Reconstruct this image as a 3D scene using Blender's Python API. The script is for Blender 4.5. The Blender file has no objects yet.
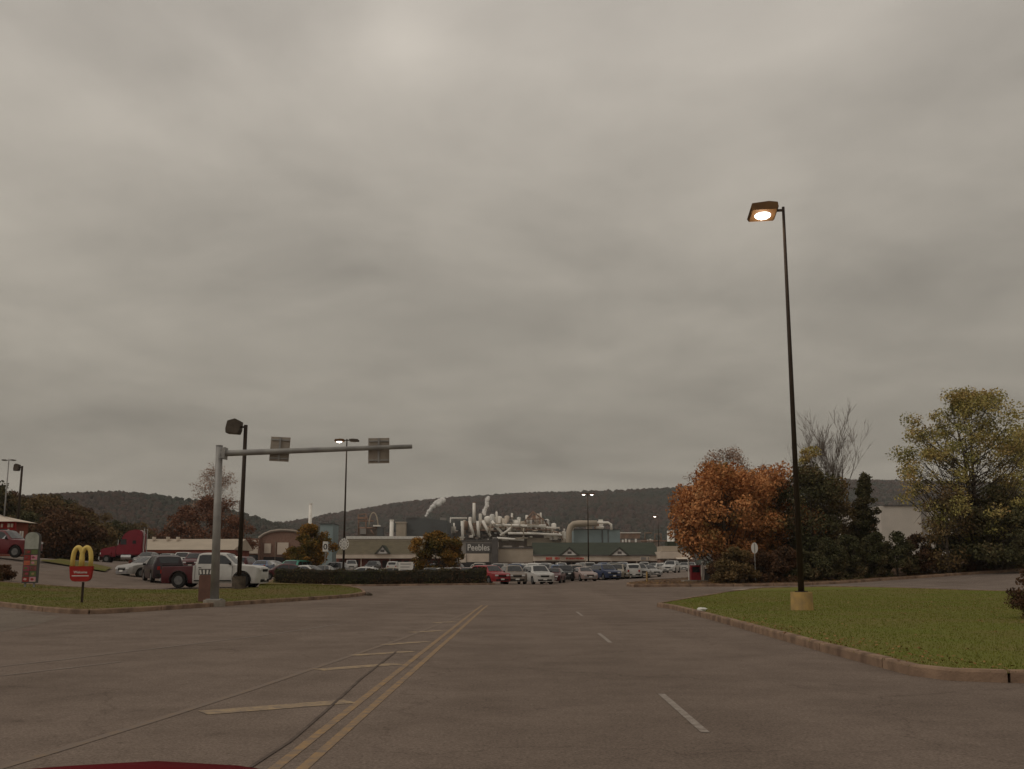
import bpy, bmesh, math, random
import numpy as np
from mathutils import Vector, Matrix
R=math.radians; PI=math.pi
sc=bpy.context.scene; COL=sc.collection
random.seed(7); rng=np.random.default_rng(7)
# ------------------------------------------------------------------ camera
FPX=1040.0; CX,CY=512.0,384.5; YH=567.0; CAMH=1.55
PITCH=math.atan((YH-CY)/FPX)
cam_d=bpy.data.cameras.new('camera'); cam=bpy.data.objects.new('camera',cam_d); COL.objects.link(cam)
cam_d.sensor_width=36; cam_d.lens=36*FPX/1024; cam_d.clip_end=20000; cam_d.clip_start=.05
cam.location=(0,0,CAMH); cam.rotation_euler=(PI/2+PITCH,0,0); sc.camera=cam
def ray(px,py):
    a=(px-CX)/FPX; v=(CY-py)/FPX
    return Vector((a, math.cos(PITCH)-math.sin(PITCH)*v, math.sin(PITCH)+math.cos(PITCH)*v))
def P(px,py,D):
    d=ray(px,py); t=D/d.y
    return Vector((d.x*t, D, CAMH+d.z*t))
# ------------------------------------------------------------------ terrain height
cp=[]
for x in (-7,-2,3,7): 
    for y in (-30,0,20,40,55): cp.append((x,y,0))
for x,y in ((-14,-20),(-30,5),(-14,15),(-14,34),(14,-20),(14,10),(14,30),(30,5),(30,30),(-60,0),(60,0),(18,50)): cp.append((x,y,0))
def pd(px,py,D):
    p=P(px,py,D); cp.append((p.x,p.y,p.z))
cp.append((-22,40,.2)); cp.append((-40,45,.6))
pd(177,589,59); pd(250,587,59); pd(135,577.5,72); pd(120,563,120); pd(10,559,74)
cp.append((-62,110,3.2)); cp.append((-60,70,2.9))
cp.append((27,55,.22)); cp.append((18,62,.18)); pd(880,580.5,78); pd(1024,571,80); pd(760,586,75); pd(690,586,75)
cp.append((55,85,2.1)); cp.append((35,115,1.7)); cp.append((50,50,.9))
cp+= [(-18,88,.12),(-3,88,.12),(-22,80,.3),(2,92,.04),(8,95,.05),(14,125,.22),(0,130,.3),(18,195,.6),(0,250,1.1),(-40,250,1.6),(60,250,2.0),(-30,130,.9),(-45,200,1.6),(-110,200,4.0),(100,180,3.2),(-150,300,4),(150,300,3.5),(0,400,1.5),(-110,60,4.2),(100,60,3.2),(-90,20,1.2),(90,20,1.0)]
cp=np.array(cp)
def _U(r2): return np.where(r2>1e-9, r2*np.log(np.maximum(r2,1e-9)),0)
n=len(cp); S=100.0; XY=cp[:,:2]/S
r2=((XY[:,None]-XY[None])**2).sum(-1)
A=np.zeros((n+3,n+3)); A[:n,:n]=_U(r2)+np.eye(n)*2e-4; A[:n,n]=1; A[:n,n+1:]=XY; A[n,:n]=1; A[n+1:,:n]=XY.T
W=np.linalg.solve(A,np.concatenate([cp[:,2],np.zeros(3)]))
def Hn(x,y):
    x=np.asarray(x,float); y=np.asarray(y,float)
    xx=np.clip(x,-150,150)/S; yy=np.clip(y,-40,400)/S
    o=W[n]+W[n+1]*xx+W[n+2]*yy
    for i in range(n): o=o+W[i]*_U((xx-XY[i,0])**2+(yy-XY[i,1])**2)
    return np.clip(o,-.3,5)
def H(x,y): return float(Hn(x,y))
def G(px,py,off=0):
    """point where the line of sight meets the terrain"""
    d=ray(px,py); prev=None; t=5.0
    while t<500:
        p=Vector((0,0,CAMH))+d*t
        if p.z<=H(p.x,p.y)+off:
            a,b=t-.5,t
            for _ in range(12):
                m=(a+b)/2; q=Vector((0,0,CAMH))+d*m
                if q.z<=H(q.x,q.y)+off: b=m
                else: a=m
            q=Vector((0,0,CAMH))+d*b
            return (q.x,q.y)
        t+=.5 if t<150 else 2
    return (p.x,p.y)
def RD(u,v): return (u+.0173*v, v)       # road axis coordinates
# ------------------------------------------------------------------ materials
def newmat(name):
    m=bpy.data.materials.new(name); m.use_nodes=True; return m,m.node_tree.nodes,m.node_tree.links,m.node_tree.nodes['Principled BSDF']
def mat(name,c1,c2=None,scale=3,rough=.8,metal=0,bump=0,bscale=None,spec=.06,coord='Object',detail=6,emit=0,coat=0):
    m,N,L,b=newmat(name)
    b.inputs['Roughness'].default_value=rough; b.inputs['Metallic'].default_value=metal
    b.inputs['Specular IOR Level'].default_value=spec
    if coat: b.inputs['Coat Weight'].default_value=coat; b.inputs['Coat Roughness'].default_value=.08
    tc=N.new('ShaderNodeTexCoord')
    if c2 is None: c2=tuple(x*.82 for x in c1)
    no=N.new('ShaderNodeTexNoise'); no.inputs['Scale'].default_value=scale; no.inputs['Detail'].default_value=detail
    L.new(tc.outputs[coord],no.inputs['Vector'])
    ra=N.new('ShaderNodeValToRGB'); ra.color_ramp.elements[0].position=.35; ra.color_ramp.elements[1].position=.65
    ra.color_ramp.elements[0].color=(*c2,1); ra.color_ramp.elements[1].color=(*c1,1)
    L.new(no.outputs['Fac'],ra.inputs['Fac']); L.new(ra.outputs['Color'],b.inputs['Base Color'])
    if bump:
        n2=N.new('ShaderNodeTexNoise'); n2.inputs['Scale'].default_value=bscale or scale*4; n2.inputs['Detail'].default_value=5
        L.new(tc.outputs[coord],n2.inputs['Vector'])
        bp=N.new('ShaderNodeBump'); bp.inputs['Strength'].default_value=bump; bp.inputs['Distance'].default_value=.02
        L.new(n2.outputs['Fac'],bp.inputs['Height']); L.new(bp.outputs['Normal'],b.inputs['Normal'])
    if emit: b.inputs['Emission Color'].default_value=(*c1,1); b.inputs['Emission Strength'].default_value=emit
    return m
def asphalt(name,c1,c2,dark,patch=.09):
    m,N,L,b=newmat(name); b.inputs['Roughness'].default_value=.95; b.inputs['Specular IOR Level'].default_value=.04
    g=N.new('ShaderNodeNewGeometry')
    def noise(s,d,rg=.5,sx=1,sy=1):
        mp=N.new('ShaderNodeMapping'); mp.inputs['Scale'].default_value=(sx,sy,1); L.new(g.outputs['Position'],mp.inputs['Vector'])
        a=N.new('ShaderNodeTexNoise'); a.inputs['Scale'].default_value=s; a.inputs['Detail'].default_value=d; a.inputs['Roughness'].default_value=rg
        L.new(mp.outputs[0],a.inputs['Vector']); return a
    def ramp(src,p0,p1,a,bb):
        r=N.new('ShaderNodeValToRGB'); r.color_ramp.elements[0].position=p0; r.color_ramp.elements[1].position=p1
        r.color_ramp.elements[0].color=(*a,1); r.color_ramp.elements[1].color=(*bb,1); L.new(src.outputs['Fac'],r.inputs['Fac']); return r
    def mix(bt,f,a,bb):
        x=N.new('ShaderNodeMix'); x.data_type='RGBA'; x.blend_type=bt; x.inputs[0].default_value=f
        L.new(a.outputs[0] if a.type!='MIX' else a.outputs[2],x.inputs[6]); L.new(bb.outputs[0] if bb.type!='MIX' else bb.outputs[2],x.inputs[7]); return x
    big=ramp(noise(.09,4,.6),.35,.65,c1,c2)
    trk=ramp(noise(.5,3,.5,1,.05),.3,.7,(.9,.895,.89),(1.06,1.06,1.06))    # streaks worn along the lanes
    med=ramp(noise(.7,6,.65),.36,.6,dark,(1,1,1))
    grit=ramp(noise(34,4,.8),.34,.66,(.55,.55,.55),(1.42,1.41,1.38))
    grit2=ramp(noise(9,4,.7),.3,.7,(.88,.88,.88),(1.12,1.12,1.12))
    x=mix('MULTIPLY',1,big,trk); x=mix('MULTIPLY',.8,x,med); x=mix('MULTIPLY',.9,x,grit); x=mix('MULTIPLY',.9,x,grit2)
    oil=ramp(noise(1.3,3,.55),.66,.74,(1,1,1),(.74,.73,.73)); x=mix('MULTIPLY',.8,x,oil)
    oil2=ramp(noise(5.5,2,.5),.70,.76,(1,1,1),(.72,.71,.71)); x=mix('MULTIPLY',.8,x,oil2)
    vo=N.new('ShaderNodeTexVoronoi'); vo.feature='DISTANCE_TO_EDGE'; vo.inputs['Scale'].default_value=.17
    wn=noise(.9,5,.6); va=N.new('ShaderNodeVectorMath'); va.operation='MULTIPLY_ADD'; va.inputs[1].default_value=(1.6,1.6,0); L.new(wn.outputs['Color'],va.inputs[0]); L.new(g.outputs['Position'],va.inputs[2]); L.new(va.outputs[0],vo.inputs['Vector'])
    cr_=N.new('ShaderNodeValToRGB'); cr_.color_ramp.elements[0].position=.001; cr_.color_ramp.elements[1].position=.0045; cr_.color_ramp.elements[0].color=(.52,.5,.5,1); cr_.color_ramp.elements[1].color=(1,1,1,1)
    L.new(vo.outputs['Distance'],cr_.inputs['Fac']); x=mix('MULTIPLY',.45,x,cr_)
    L.new(x.outputs[2],b.inputs['Base Color'])
    bp=N.new('ShaderNodeBump'); bp.inputs['Strength'].default_value=.5; bp.inputs['Distance'].default_value=.01
    L.new(noise(60,3).outputs['Fac'],bp.inputs['Height']); L.new(bp.outputs['Normal'],b.inputs['Normal'])
    return m
def worn(name,paint,under,wear=.5,scale=3):
    m,N,L,b=newmat(name); b.inputs['Roughness'].default_value=.9; b.inputs['Specular IOR Level'].default_value=.04
    g=N.new('ShaderNodeNewGeometry'); no=N.new('ShaderNodeTexNoise'); no.inputs['Scale'].default_value=scale; no.inputs['Detail'].default_value=9; no.inputs['Roughness'].default_value=.75
    L.new(g.outputs['Position'],no.inputs['Vector'])
    r=N.new('ShaderNodeValToRGB'); r.color_ramp.elements[0].position=wear-.12; r.color_ramp.elements[1].position=wear+.14
    r.color_ramp.elements[0].color=(*under,1); r.color_ramp.elements[1].color=(*paint,1)
    L.new(no.outputs['Fac'],r.inputs['Fac']); L.new(r.outputs['Color'],b.inputs['Base Color']); return m
def leafmat(name,cols,noise_scale=.35,rough=.75):
    """per-leaf colour from a ramp, pushed about by a clump sized noise"""
    m,N,L,b=newmat(name); b.inputs['Roughness'].default_value=rough; b.inputs['Specular IOR Level'].default_value=.03
    g=N.new('ShaderNodeNewGeometry'); tc=N.new('ShaderNodeTexCoord')
    no=N.new('ShaderNodeTexNoise'); no.inputs['Scale'].default_value=noise_scale; no.inputs['Detail'].default_value=4; L.new(tc.outputs['Object'],no.inputs['Vector'])
    a=N.new('ShaderNodeMath'); a.operation='MULTIPLY_ADD'; a.inputs[1].default_value=.42; L.new(g.outputs['Random Per Island'],a.inputs[0])
    c=N.new('ShaderNodeMath'); c.operation='MULTIPLY_ADD'; c.inputs[1].default_value=2.2; c.inputs[2].default_value=-.82; L.new(no.outputs['Fac'],c.inputs[0]); L.new(c.outputs[0],a.inputs[2])
    r=N.new('ShaderNodeValToRGB'); e=r.color_ramp.elements
    while len(e)<len(cols): e.new(.5)
    for i,cc in enumerate(cols): e[i].position=i/(len(cols)-1); e[i].color=(*cc,1)
    L.new(a.outputs[0],r.inputs['Fac']); L.new(r.outputs['Color'],b.inputs['Base Color'])
    return m
def glass(name,c=(.02,.022,.025)):
    m,N,L,b=newmat(name); b.inputs['Base Color'].default_value=(*c,1); b.inputs['Roughness'].default_value=.08; b.inputs['Specular IOR Level'].default_value=.6; return m
def paint(name,c,rough=.35,metal=0.):
    return mat(name,c,tuple(x*.85 for x in c),2.5,rough,metal,coat=.3,spec=.3)
M={}
M['road']=asphalt('road_asphalt',(.222,.175,.146),(.182,.143,.119),(.76,.755,.75))
M['lot']=asphalt('lot_asphalt',(.235,.192,.166),(.195,.158,.136),(.72,.71,.70))
M['apron']=asphalt('pale_concrete_pavement',(.235,.195,.162),(.19,.158,.132),(.82,.82,.82))
M['kerb']=mat('kerb_concrete',(.33,.225,.155),(.17,.115,.085),2.2,.9,bump=.6,bscale=30)
M['concrete']=mat('concrete',(.36,.32,.27),(.26,.23,.19),5,.9,bump=.4)
M['yellowbase']=mat('faded_yellow_concrete',(.50,.33,.13),(.34,.24,.12),3,.85,bump=.4)
M['grass']=mat('grass_turf',(.14,.155,.032),(.175,.145,.05),.3,.95,bump=.8,bscale=18,coord='Object')
M['dryturf']=mat('dull_turf',(.11,.115,.025),(.15,.11,.045),.3,.95,bump=.8,bscale=15)
M['earth']=mat('earth',(.13,.105,.07),(.09,.08,.05),.1,.95,bump=.5,bscale=2)
M['mulch']=mat('brown_mulch',(.16,.10,.065),(.09,.06,.04),1.5,.95,bump=1,bscale=12)
M['blade']=leafmat('grass_blades',[(.12,.14,.024),(.14,.155,.027),(.16,.165,.032),(.18,.155,.045)],.22,.95)
M['blade2']=leafmat('dull_grass_blades',[(.10,.115,.02),(.12,.125,.024),(.15,.125,.035),(.18,.12,.05)],.25,.95)
M['fallen']=leafmat('fallen_leaves',[(.16,.07,.03),(.25,.13,.05),(.32,.20,.08),(.12,.07,.04)],1.)
M['bark']=mat('bark',(.13,.105,.08),(.07,.055,.045),4,.95,bump=.8)
M['palebark']=mat('pale_bark',(.26,.22,.19),(.16,.13,.11),4,.95)
M['orange']=leafmat('orange_leaves',[(.20,.15,.055),(.34,.165,.065),(.50,.215,.085),(.58,.28,.12),(.54,.33,.16)],.28)
M['orange2']=leafmat('amber_leaves',[(.06,.06,.02),(.14,.10,.03),(.32,.16,.04),(.42,.24,.06)],.4)
M['ygreen']=leafmat('yellow_green_leaves',[(.15,.15,.045),(.26,.24,.08),(.38,.32,.11),(.46,.35,.14),(.34,.21,.09)],.35)
M['dark']=leafmat('evergreen_leaves',[(.045,.048,.024),(.075,.073,.036),(.105,.09,.045),(.15,.095,.052)],.4)
M['darkred']=leafmat('dark_russet_leaves',[(.06,.038,.024),(.095,.055,.033),(.135,.068,.038),(.08,.062,.03)],.5)
M['brown']=leafmat('brown_leaves',[(.095,.078,.038),(.14,.10,.046),(.18,.115,.055),(.125,.11,.045)],.3)
M['rust']=leafmat('rust_leaves',[(.12,.065,.045),(.18,.085,.055),(.24,.12,.075),(.22,.15,.10)],.3)
M['pink']=leafmat('pinkish_dry_leaves',[(.30,.19,.14),(.38,.25,.18),(.33,.24,.2)],.3)
M['hedge']=leafmat('hedge_leaves',[(.04,.05,.02),(.075,.075,.03),(.10,.06,.034),(.06,.038,.025)],.5)
M['forest']=leafmat('hill_forest',[(.022,.03,.021),(.03,.036,.024),(.042,.038,.027),(.07,.04,.03),(.036,.036,.026)],.0035)
M['galv']=mat('galvanised_steel',(.36,.35,.33),(.27,.26,.25),2,.55,metal=.3)
M['bronze']=mat('dark_bronze_metal',(.055,.04,.03),(.04,.03,.024),2,.5,metal=.2)
M['head']=mat('brown_lamp_housing',(.16,.085,.035),(.11,.06,.03),3,.5,metal=.1)
M['signback']=mat('bare_sign_back',(.36,.31,.26),(.28,.24,.2),4,.6,metal=.2)
M['unlithead']=mat('grey_brown_lamp_housing',(.11,.09,.072),(.08,.065,.052),3,.6)
M['lampon']=mat('lit_lamp_lens',(1,.96,.92),(1,.95,.9),1,.3,emit=3.5)
M['lampoff']=mat('unlit_lamp_lens',(.35,.32,.28),(.3,.27,.24),1,.3)
M['white']=mat('white_paint',(.72,.70,.66),(.6,.58,.54),2,.6)
M['black']=mat('black_rubber',(.02,.02,.02),(.03,.028,.026),8,.85)
M['arch']=mat('black_trim',(.025,.024,.023),(.02,.02,.02),8,.7)
M['rim']=mat('alloy_rim',(.20,.195,.19),(.13,.13,.13),6,.4,metal=.5)
M['chrome']=mat('chrome_trim',(.6,.6,.6),(.5,.5,.5),3,.2,metal=.9)
M['glass']=glass('car_glass')
M['hl']=mat('headlight_lens',(.7,.7,.68),(.6,.6,.6),3,.15,spec=.6)
M['tl']=mat('taillight_lens',(.35,.02,.015),(.28,.015,.01),3,.2,spec=.5)
M['brick']=mat('brick_wall',(.27,.17,.13),(.22,.135,.105),3,.9)
M['tan']=mat('tan_render_wall',(.46,.39,.31),(.40,.34,.27),.5,.9)
M['greywall']=mat('grey_render_wall',(.30,.275,.25),(.25,.23,.21),.5,.9)
M['dkgrey']=mat('dark_grey_wall',(.13,.12,.115),(.10,.095,.09),.5,.9)
M['cream']=mat('cream_fascia',(.64,.55,.46),(.55,.47,.39),.6,.8)
M['olive']=mat('olive_shingles',(.155,.13,.088),(.115,.098,.066),.8,.95,bump=.5,bscale=6)
M['green']=mat('green_metal_roof',(.052,.06,.042),(.04,.047,.034),.5,.7)
M['redfront']=mat('red_brick_front',(.26,.085,.06),(.18,.06,.045),.6,.85)
M['shop']=glass('shop_glass',(.03,.028,.03))
M['bluegrey']=mat('blue_grey_cladding',(.27,.335,.345),(.225,.28,.29),.15,.7)
M['slate']=mat('slate_cladding',(.125,.13,.13),(.10,.105,.105),.1,.8)
M['pipe']=mat('pale_insulated_pipe',(.93,.89,.82),(.82,.77,.70),.5,.6)
M['rustmetal']=mat('rusty_steel_frame',(.34,.21,.15),(.22,.15,.11),.6,.8)
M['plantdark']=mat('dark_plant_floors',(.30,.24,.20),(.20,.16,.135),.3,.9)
M['red']=mat('red_sign_face',(.36,.035,.03),(.28,.03,.025),3,.45)
M['yellow']=mat('yellow_arches',(.74,.55,.17),(.66,.48,.14),3,.45)
M['redtext']=mat('red_letters',(.55,.05,.03),(.5,.04,.03),3,.6)
M['greytext']=mat('grey_letters',(.28,.26,.26),(.25,.24,.24),3,.6)
M['steam']=None
M['ylw']=worn('worn_yellow_paint',(.38,.245,.12),(.21,.168,.138),.51,5)
M['ylwfaint']=worn('faint_yellow_paint',(.255,.185,.125),(.205,.165,.14),.57,5)
M['hatch']=worn('worn_pale_yellow_paint',(.42,.31,.19),(.21,.17,.143),.50,5)
M['wht']=worn('worn_white_paint',(.37,.33,.29),(.21,.17,.145),.49,7)
M['whtfaint']=worn('faint_white_paint',(.27,.23,.195),(.205,.165,.14),.56,6)
M['tar']=mat('tar_seam',(.10,.078,.066),(.15,.12,.10),3,.95)
M['patch']=worn('dark_oil_patch',(.15,.13,.118),(.19,.165,.15),.5,1.2)
# ------------------------------------------------------------------ helpers
def tag(o,label=None,cat=None,group=None,kind=None):
    if label: o['label']=label
    if cat: o['category']=cat
    if group: o['group']=group
    if kind: o['kind']=kind
    return o
def thing(name,label,cat,loc=(0,0,0),rz=0,group=None):
    o=bpy.data.objects.new(name,None); COL.objects.link(o); o.location=loc; o.rotation_euler=(0,0,rz); o.empty_display_size=.3
    return tag(o,label,cat,group)
def woff(p):
    v=Vector((0,0,0))
    while p is not None: v+=p.location; p=p.parent
    return v
def link(name,me,m,parent=None,smooth=False):
    if m is not None: me.materials.append(m)
    if smooth: me.polygons.foreach_set('use_smooth',[True]*len(me.polygons))
    o=bpy.data.objects.new(name,me); COL.objects.link(o)
    if parent is not None: o.parent=parent
    return o
class MB:
    def __init__(s): s.v=[]; s.f=[]
    def add(s,vs,fs):
        k=len(s.v); s.v+= [tuple(a) for a in vs]; s.f+= [tuple(i+k for i in f) for f in fs]; return s
    def box(s,a,b):
        x0,y0,z0=a; x1,y1,z1=b
        return s.add([(x0,y0,z0),(x1,y0,z0),(x1,y1,z0),(x0,y1,z0),(x0,y0,z1),(x1,y0,z1),(x1,y1,z1),(x0,y1,z1)],
          [(0,3,2,1),(4,5,6,7),(0,1,5,4),(1,2,6,5),(2,3,7,6),(3,0,4,7)])
    def cbox(s,c,d,rz=0,tilt=0):
        m=Matrix.Rotation(rz,3,'Z')@Matrix.Rotation(tilt,3,'Y'); vs=[]
        for z in (-1,1):
            for x,y in ((-1,-1),(1,-1),(1,1),(-1,1)): vs.append(Vector(c)+m@Vector((x*d[0]/2,y*d[1]/2,z*d[2]/2)))
        return s.add(vs,[(0,3,2,1),(4,5,6,7),(0,1,5,4),(1,2,6,5),(2,3,7,6),(3,0,4,7)])
    def tube(s,pts,rs,n=8,cap=True):
        pts=[Vector(p) for p in pts]
        if not isinstance(rs,(list,tuple)): rs=[rs]*len(pts)
        k=len(s.v); up=None
        for i,p in enumerate(pts):
            t=(pts[min(i+1,len(pts)-1)]-pts[max(i-1,0)])
            t=t.normalized() if t.length>1e-9 else Vector((0,0,1))
            if up is None:
                up=t.cross(Vector((0,0,1)) if abs(t.z)<.9 else Vector((1,0,0))).normalized()
            else:
                up=(up-t*up.dot(t)); up=up.normalized() if up.length>1e-6 else t.orthogonal().normalized()
            w=t.cross(up)
            for j in range(n):
                a=2*PI*j/n; s.v.append(tuple(p+(up*math.cos(a)+w*math.sin(a))*rs[i]))
        for i in range(len(pts)-1):
            for j in range(n):
                s.f.append((k+i*n+j,k+i*n+(j+1)%n,k+(i+1)*n+(j+1)%n,k+(i+1)*n+j))
        if cap:
            s.f.append(tuple(k+j for j in range(n))[::-1]); s.f.append(tuple(k+(len(pts)-1)*n+j for j in range(n)))
        return s
    def prism(s,poly,axis,a,b):
        """poly in the two other axes, pushed from a to b along axis"""
        def mk(p,t):
            return {'y':(p[0],t,p[1]),'x':(t,p[0],p[1]),'z':(p[0],p[1],t)}[axis]
        n=len(poly); vs=[mk(p,a) for p in poly]+[mk(p,b) for p in poly]
        return s.add(vs,[tuple(range(n)),tuple(range(2*n-1,n-1,-1))]+[((i+1)%n,i,n+i,n+(i+1)%n) for i in range(n)])
    def ball(s,c,r,jit=0,n=10,m=6,sq=(1,1,1)):
        k=len(s.v)
        for i in range(m+1):
            th=PI*i/m
            for j in range(n):
                q=r*(1+random.uniform(-jit,jit)); a=2*PI*j/n
                s.v.append((c[0]+q*sq[0]*math.sin(th)*math.cos(a),c[1]+q*sq[1]*math.sin(th)*math.sin(a),c[2]+q*sq[2]*math.cos(th)))
        for i in range(m):
            for j in range(n): s.f.append((k+i*n+j,k+(i+1)*n+j,k+(i+1)*n+(j+1)%n,k+i*n+(j+1)%n))
        return s
    def build(s,name,m,parent=None,smooth=False,bevel=0):
        me=bpy.data.meshes.new(name); o_=woff(parent)
        me.from_pydata([(a[0]-o_.x,a[1]-o_.y,a[2]-o_.z) for a in s.v],[],s.f)
        bm=bmesh.new(); bm.from_mesh(me); bmesh.ops.recalc_face_normals(bm,faces=bm.faces)
        if bevel: 
            bmesh.ops.bevel(bm,geom=[e for e in bm.edges if e.calc_face_angle(0)>.5],offset=bevel,segments=2,affect='EDGES')
        bm.to_mesh(me); bm.free()
        return link(name,me,m,parent,smooth)
def npmesh(name,V,F,m,parent=None,smooth=False):
    V=np.asarray(V,np.float32).reshape(-1,3); F=np.asarray(F,np.int32); k=F.shape[1]
    if parent is not None:
        o_=woff(parent); V=V-np.array([o_.x,o_.y,o_.z],np.float32)
    me=bpy.data.meshes.new(name); me.vertices.add(len(V)); me.vertices.foreach_set('co',V.ravel())
    me.loops.add(F.size); me.loops.foreach_set('vertex_index',F.ravel())
    me.polygons.add(len(F)); me.polygons.foreach_set('loop_start',np.arange(0,F.size,k,dtype=np.int32))
    me.polygons.foreach_set('loop_total',np.full(len(F),k,np.int32)); me.update(calc_edges=True)
    return link(name,me,m,parent,smooth)
def text_mesh(name,s,size,m,parent,loc,depth=.02,rz=0,width=None,rx=PI/2):
    cu=bpy.data.curves.new(name,'FONT'); cu.body=s; cu.size=size; cu.extrude=depth/2; cu.align_x='CENTER'; cu.align_y='CENTER'; cu.resolution_u=3; cu.offset=size*.012
    o=bpy.data.objects.new(name,cu); COL.objects.link(o); bpy.context.view_layer.update()
    me=bpy.data.meshes.new_from_object(o.evaluated_get(bpy.context.evaluated_depsgraph_get()))
    bpy.data.objects.remove(o)
    ws=[v.co.x for v in me.vertices]; w=max(ws)-min(ws); k=(width/w) if width else 1
    me.transform(Matrix.Rotation(rz,4,'Z')@Matrix.Rotation(rx,4,'X')@Matrix.Diagonal((k,1,1,1)))
    me.materials.clear()
    r=link(name,me,m,parent); r.location=Vector(loc)-woff(parent); return r
def copy_tree(o,parent=None):
    c=o.copy(); COL.objects.link(c)
    if parent is not None: c.parent=parent
    for ch in list(CH.get(o.name,[])): copy_tree(ch,c)
    return c
CH={}
def index_children():
    CH.clear()
    for o in bpy.data.objects:
        if o.parent: CH.setdefault(o.parent.name,[]).append(o)
# ------------------------------------------------------------------ ground sheets
XL=sorted(set([round(-48+1.5*i,3) for i in range(65)]+[-4200,-2500,-1500,-900,-500,-320,-240]+[-200+8*i for i in range(19)]+[56+8*i for i in range(19)]+[240,320,500,900,1500,2500,4200]))
YL=sorted(set([-4200,-2000,-900,-400,-200,-120,-80,-56]+[round(-40+1.5*i,3) for i in range(101)]+[112+5*i for i in range(60)]+[430,520,640,800,1000,1300,1700,2400,3200,4200]))
def drape(name,poly,off,m,skirt=0,kind='structure'):
    bm=bmesh.new(); vs=[bm.verts.new((x,y,0)) for x,y in poly]; f=bm.faces.new(vs); bm.normal_update()
    if f.normal.z<0: f.normal_flip()
    xs=[p[0] for p in poly]; ys=[p[1] for p in poly]
    for X in XL:
        if min(xs)<X<max(xs): bmesh.ops.bisect_plane(bm,geom=bm.verts[:]+bm.edges[:]+bm.faces[:],plane_co=(X,0,0),plane_no=(1,0,0))
    for Y in YL:
        if min(ys)<Y<max(ys): bmesh.ops.bisect_plane(bm,geom=bm.verts[:]+bm.edges[:]+bm.faces[:],plane_co=(0,Y,0),plane_no=(0,1,0))
    bmesh.ops.triangulate(bm,faces=[f for f in bm.faces if len(f.verts)>4])
    co=np.array([v.co[:] for v in bm.verts]); z=Hn(co[:,0],co[:,1])+off
    for v,zz in zip(bm.verts,z): v.co.z=zz
    me=bpy.data.meshes.new(name); bm.to_mesh(me); bm.free()
    return tag(link(name,me,m),kind=kind)
def offset_path(pts,d):
    out=[]
    for i,p in enumerate(pts):
        a=Vector(pts[max(i-1,0)]); b=Vector(pts[min(i+1,len(pts)-1)]); t=(b-a).normalized(); nrm=Vector((-t.y,t.x))
        out.append((p[0]+nrm.x*d,p[1]+nrm.y*d))
    return out
def resample(pts,step):
    out=[pts[0]]
    for a,b in zip(pts,pts[1:]):
        L=math.dist(a,b); k=max(1,int(L/step))
        for i in range(1,k+1): out.append((a[0]+(b[0]-a[0])*i/k,a[1]+(b[1]-a[1])*i/k))
    return out
def smooth_path(pts,it=2):
    for _ in range(it):
        q=[pts[0]]
        for a,b in zip(pts,pts[1:]):
            q+=[(a[0]*.75+b[0]*.25,a[1]*.75+b[1]*.25),(a[0]*.25+b[0]*.75,a[1]*.25+b[1]*.75)]
        pts=q+[pts[-1]]
    return pts
def kerb(name,pts,w=.17,h=.16,side=1):
    pts=resample(pts,.9); inner=offset_path(pts,side*w); inn2=offset_path(pts,side*.02)
    V=[];F=[]
    nseg=len(pts)-1; q0=0
    while q0<nseg:                       # cast lengths of about 2.7 m with open joints
        q1=min(nseg,q0+3); k0=len(V)
        for i in range(q0,q1+1):
            sh=.02 if i==q0 else (-.02 if i==q1 else 0); a=Vector(pts[max(i-1,0)]); b=Vector(pts[min(i+1,nseg)]); t_=(b-a).normalized()*sh
            j=random.uniform(-.006,.006)
            for (p,z) in ((pts[i],-.1),(pts[i],h-.035+j),(inn2[i],h+j),(inner[i],h+j),(inner[i],-.1)): V.append((p[0]+t_.x,p[1]+t_.y,H(p[0],p[1])+z))
        for i in range(q1-q0):
            for k in range(4):
                a=k0+i*5+k; F.append((a,a+1,a+6,a+5))
        e=k0+(q1-q0)*5; F+= [(k0,k0+1,k0+2,k0+3,k0+4),(e+4,e+3,e+2,e+1,e)]; q0=q1
    me=bpy.data.meshes.new(name); me.from_pydata(V,[],F)
    bm=bmesh.new(); bm.from_mesh(me); bmesh.ops.recalc_face_normals(bm,faces=bm.faces); bm.to_mesh(me); bm.free()
    return tag(link(name,me,M['kerb']),kind='structure')
def strip(name,pts,w,off,m,kind='structure'):
    """painted line along a path"""
    pts=resample(pts,1.0); a=offset_path(pts,w/2); b=offset_path(pts,-w/2); V=[];F=[]
    for i in range(len(pts)):
        for p in (a[i],b[i]): V.append((p[0],p[1],H(p[0],p[1])+off))
    for i in range(len(pts)-1): F.append((2*i,2*i+1,2*i+3,2*i+2))
    me=bpy.data.meshes.new(name); me.from_pydata(V,[],F)
    return tag(link(name,me,m),kind=kind)
# base ground sheet
xx,yy=np.meshgrid(np.array(XL),np.array(YL)); zz=Hn(xx,yy)-.06
nx,ny=len(XL),len(YL); idx=np.arange(nx*ny).reshape(ny,nx)
F=np.stack([idx[:-1,:-1],idx[:-1,1:],idx[1:,1:],idx[1:,:-1]],-1).reshape(-1,4)
tag(npmesh('ground',np.stack([xx,yy,zz],-1).reshape(-1,3),F,M['earth']),kind='structure')
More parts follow.
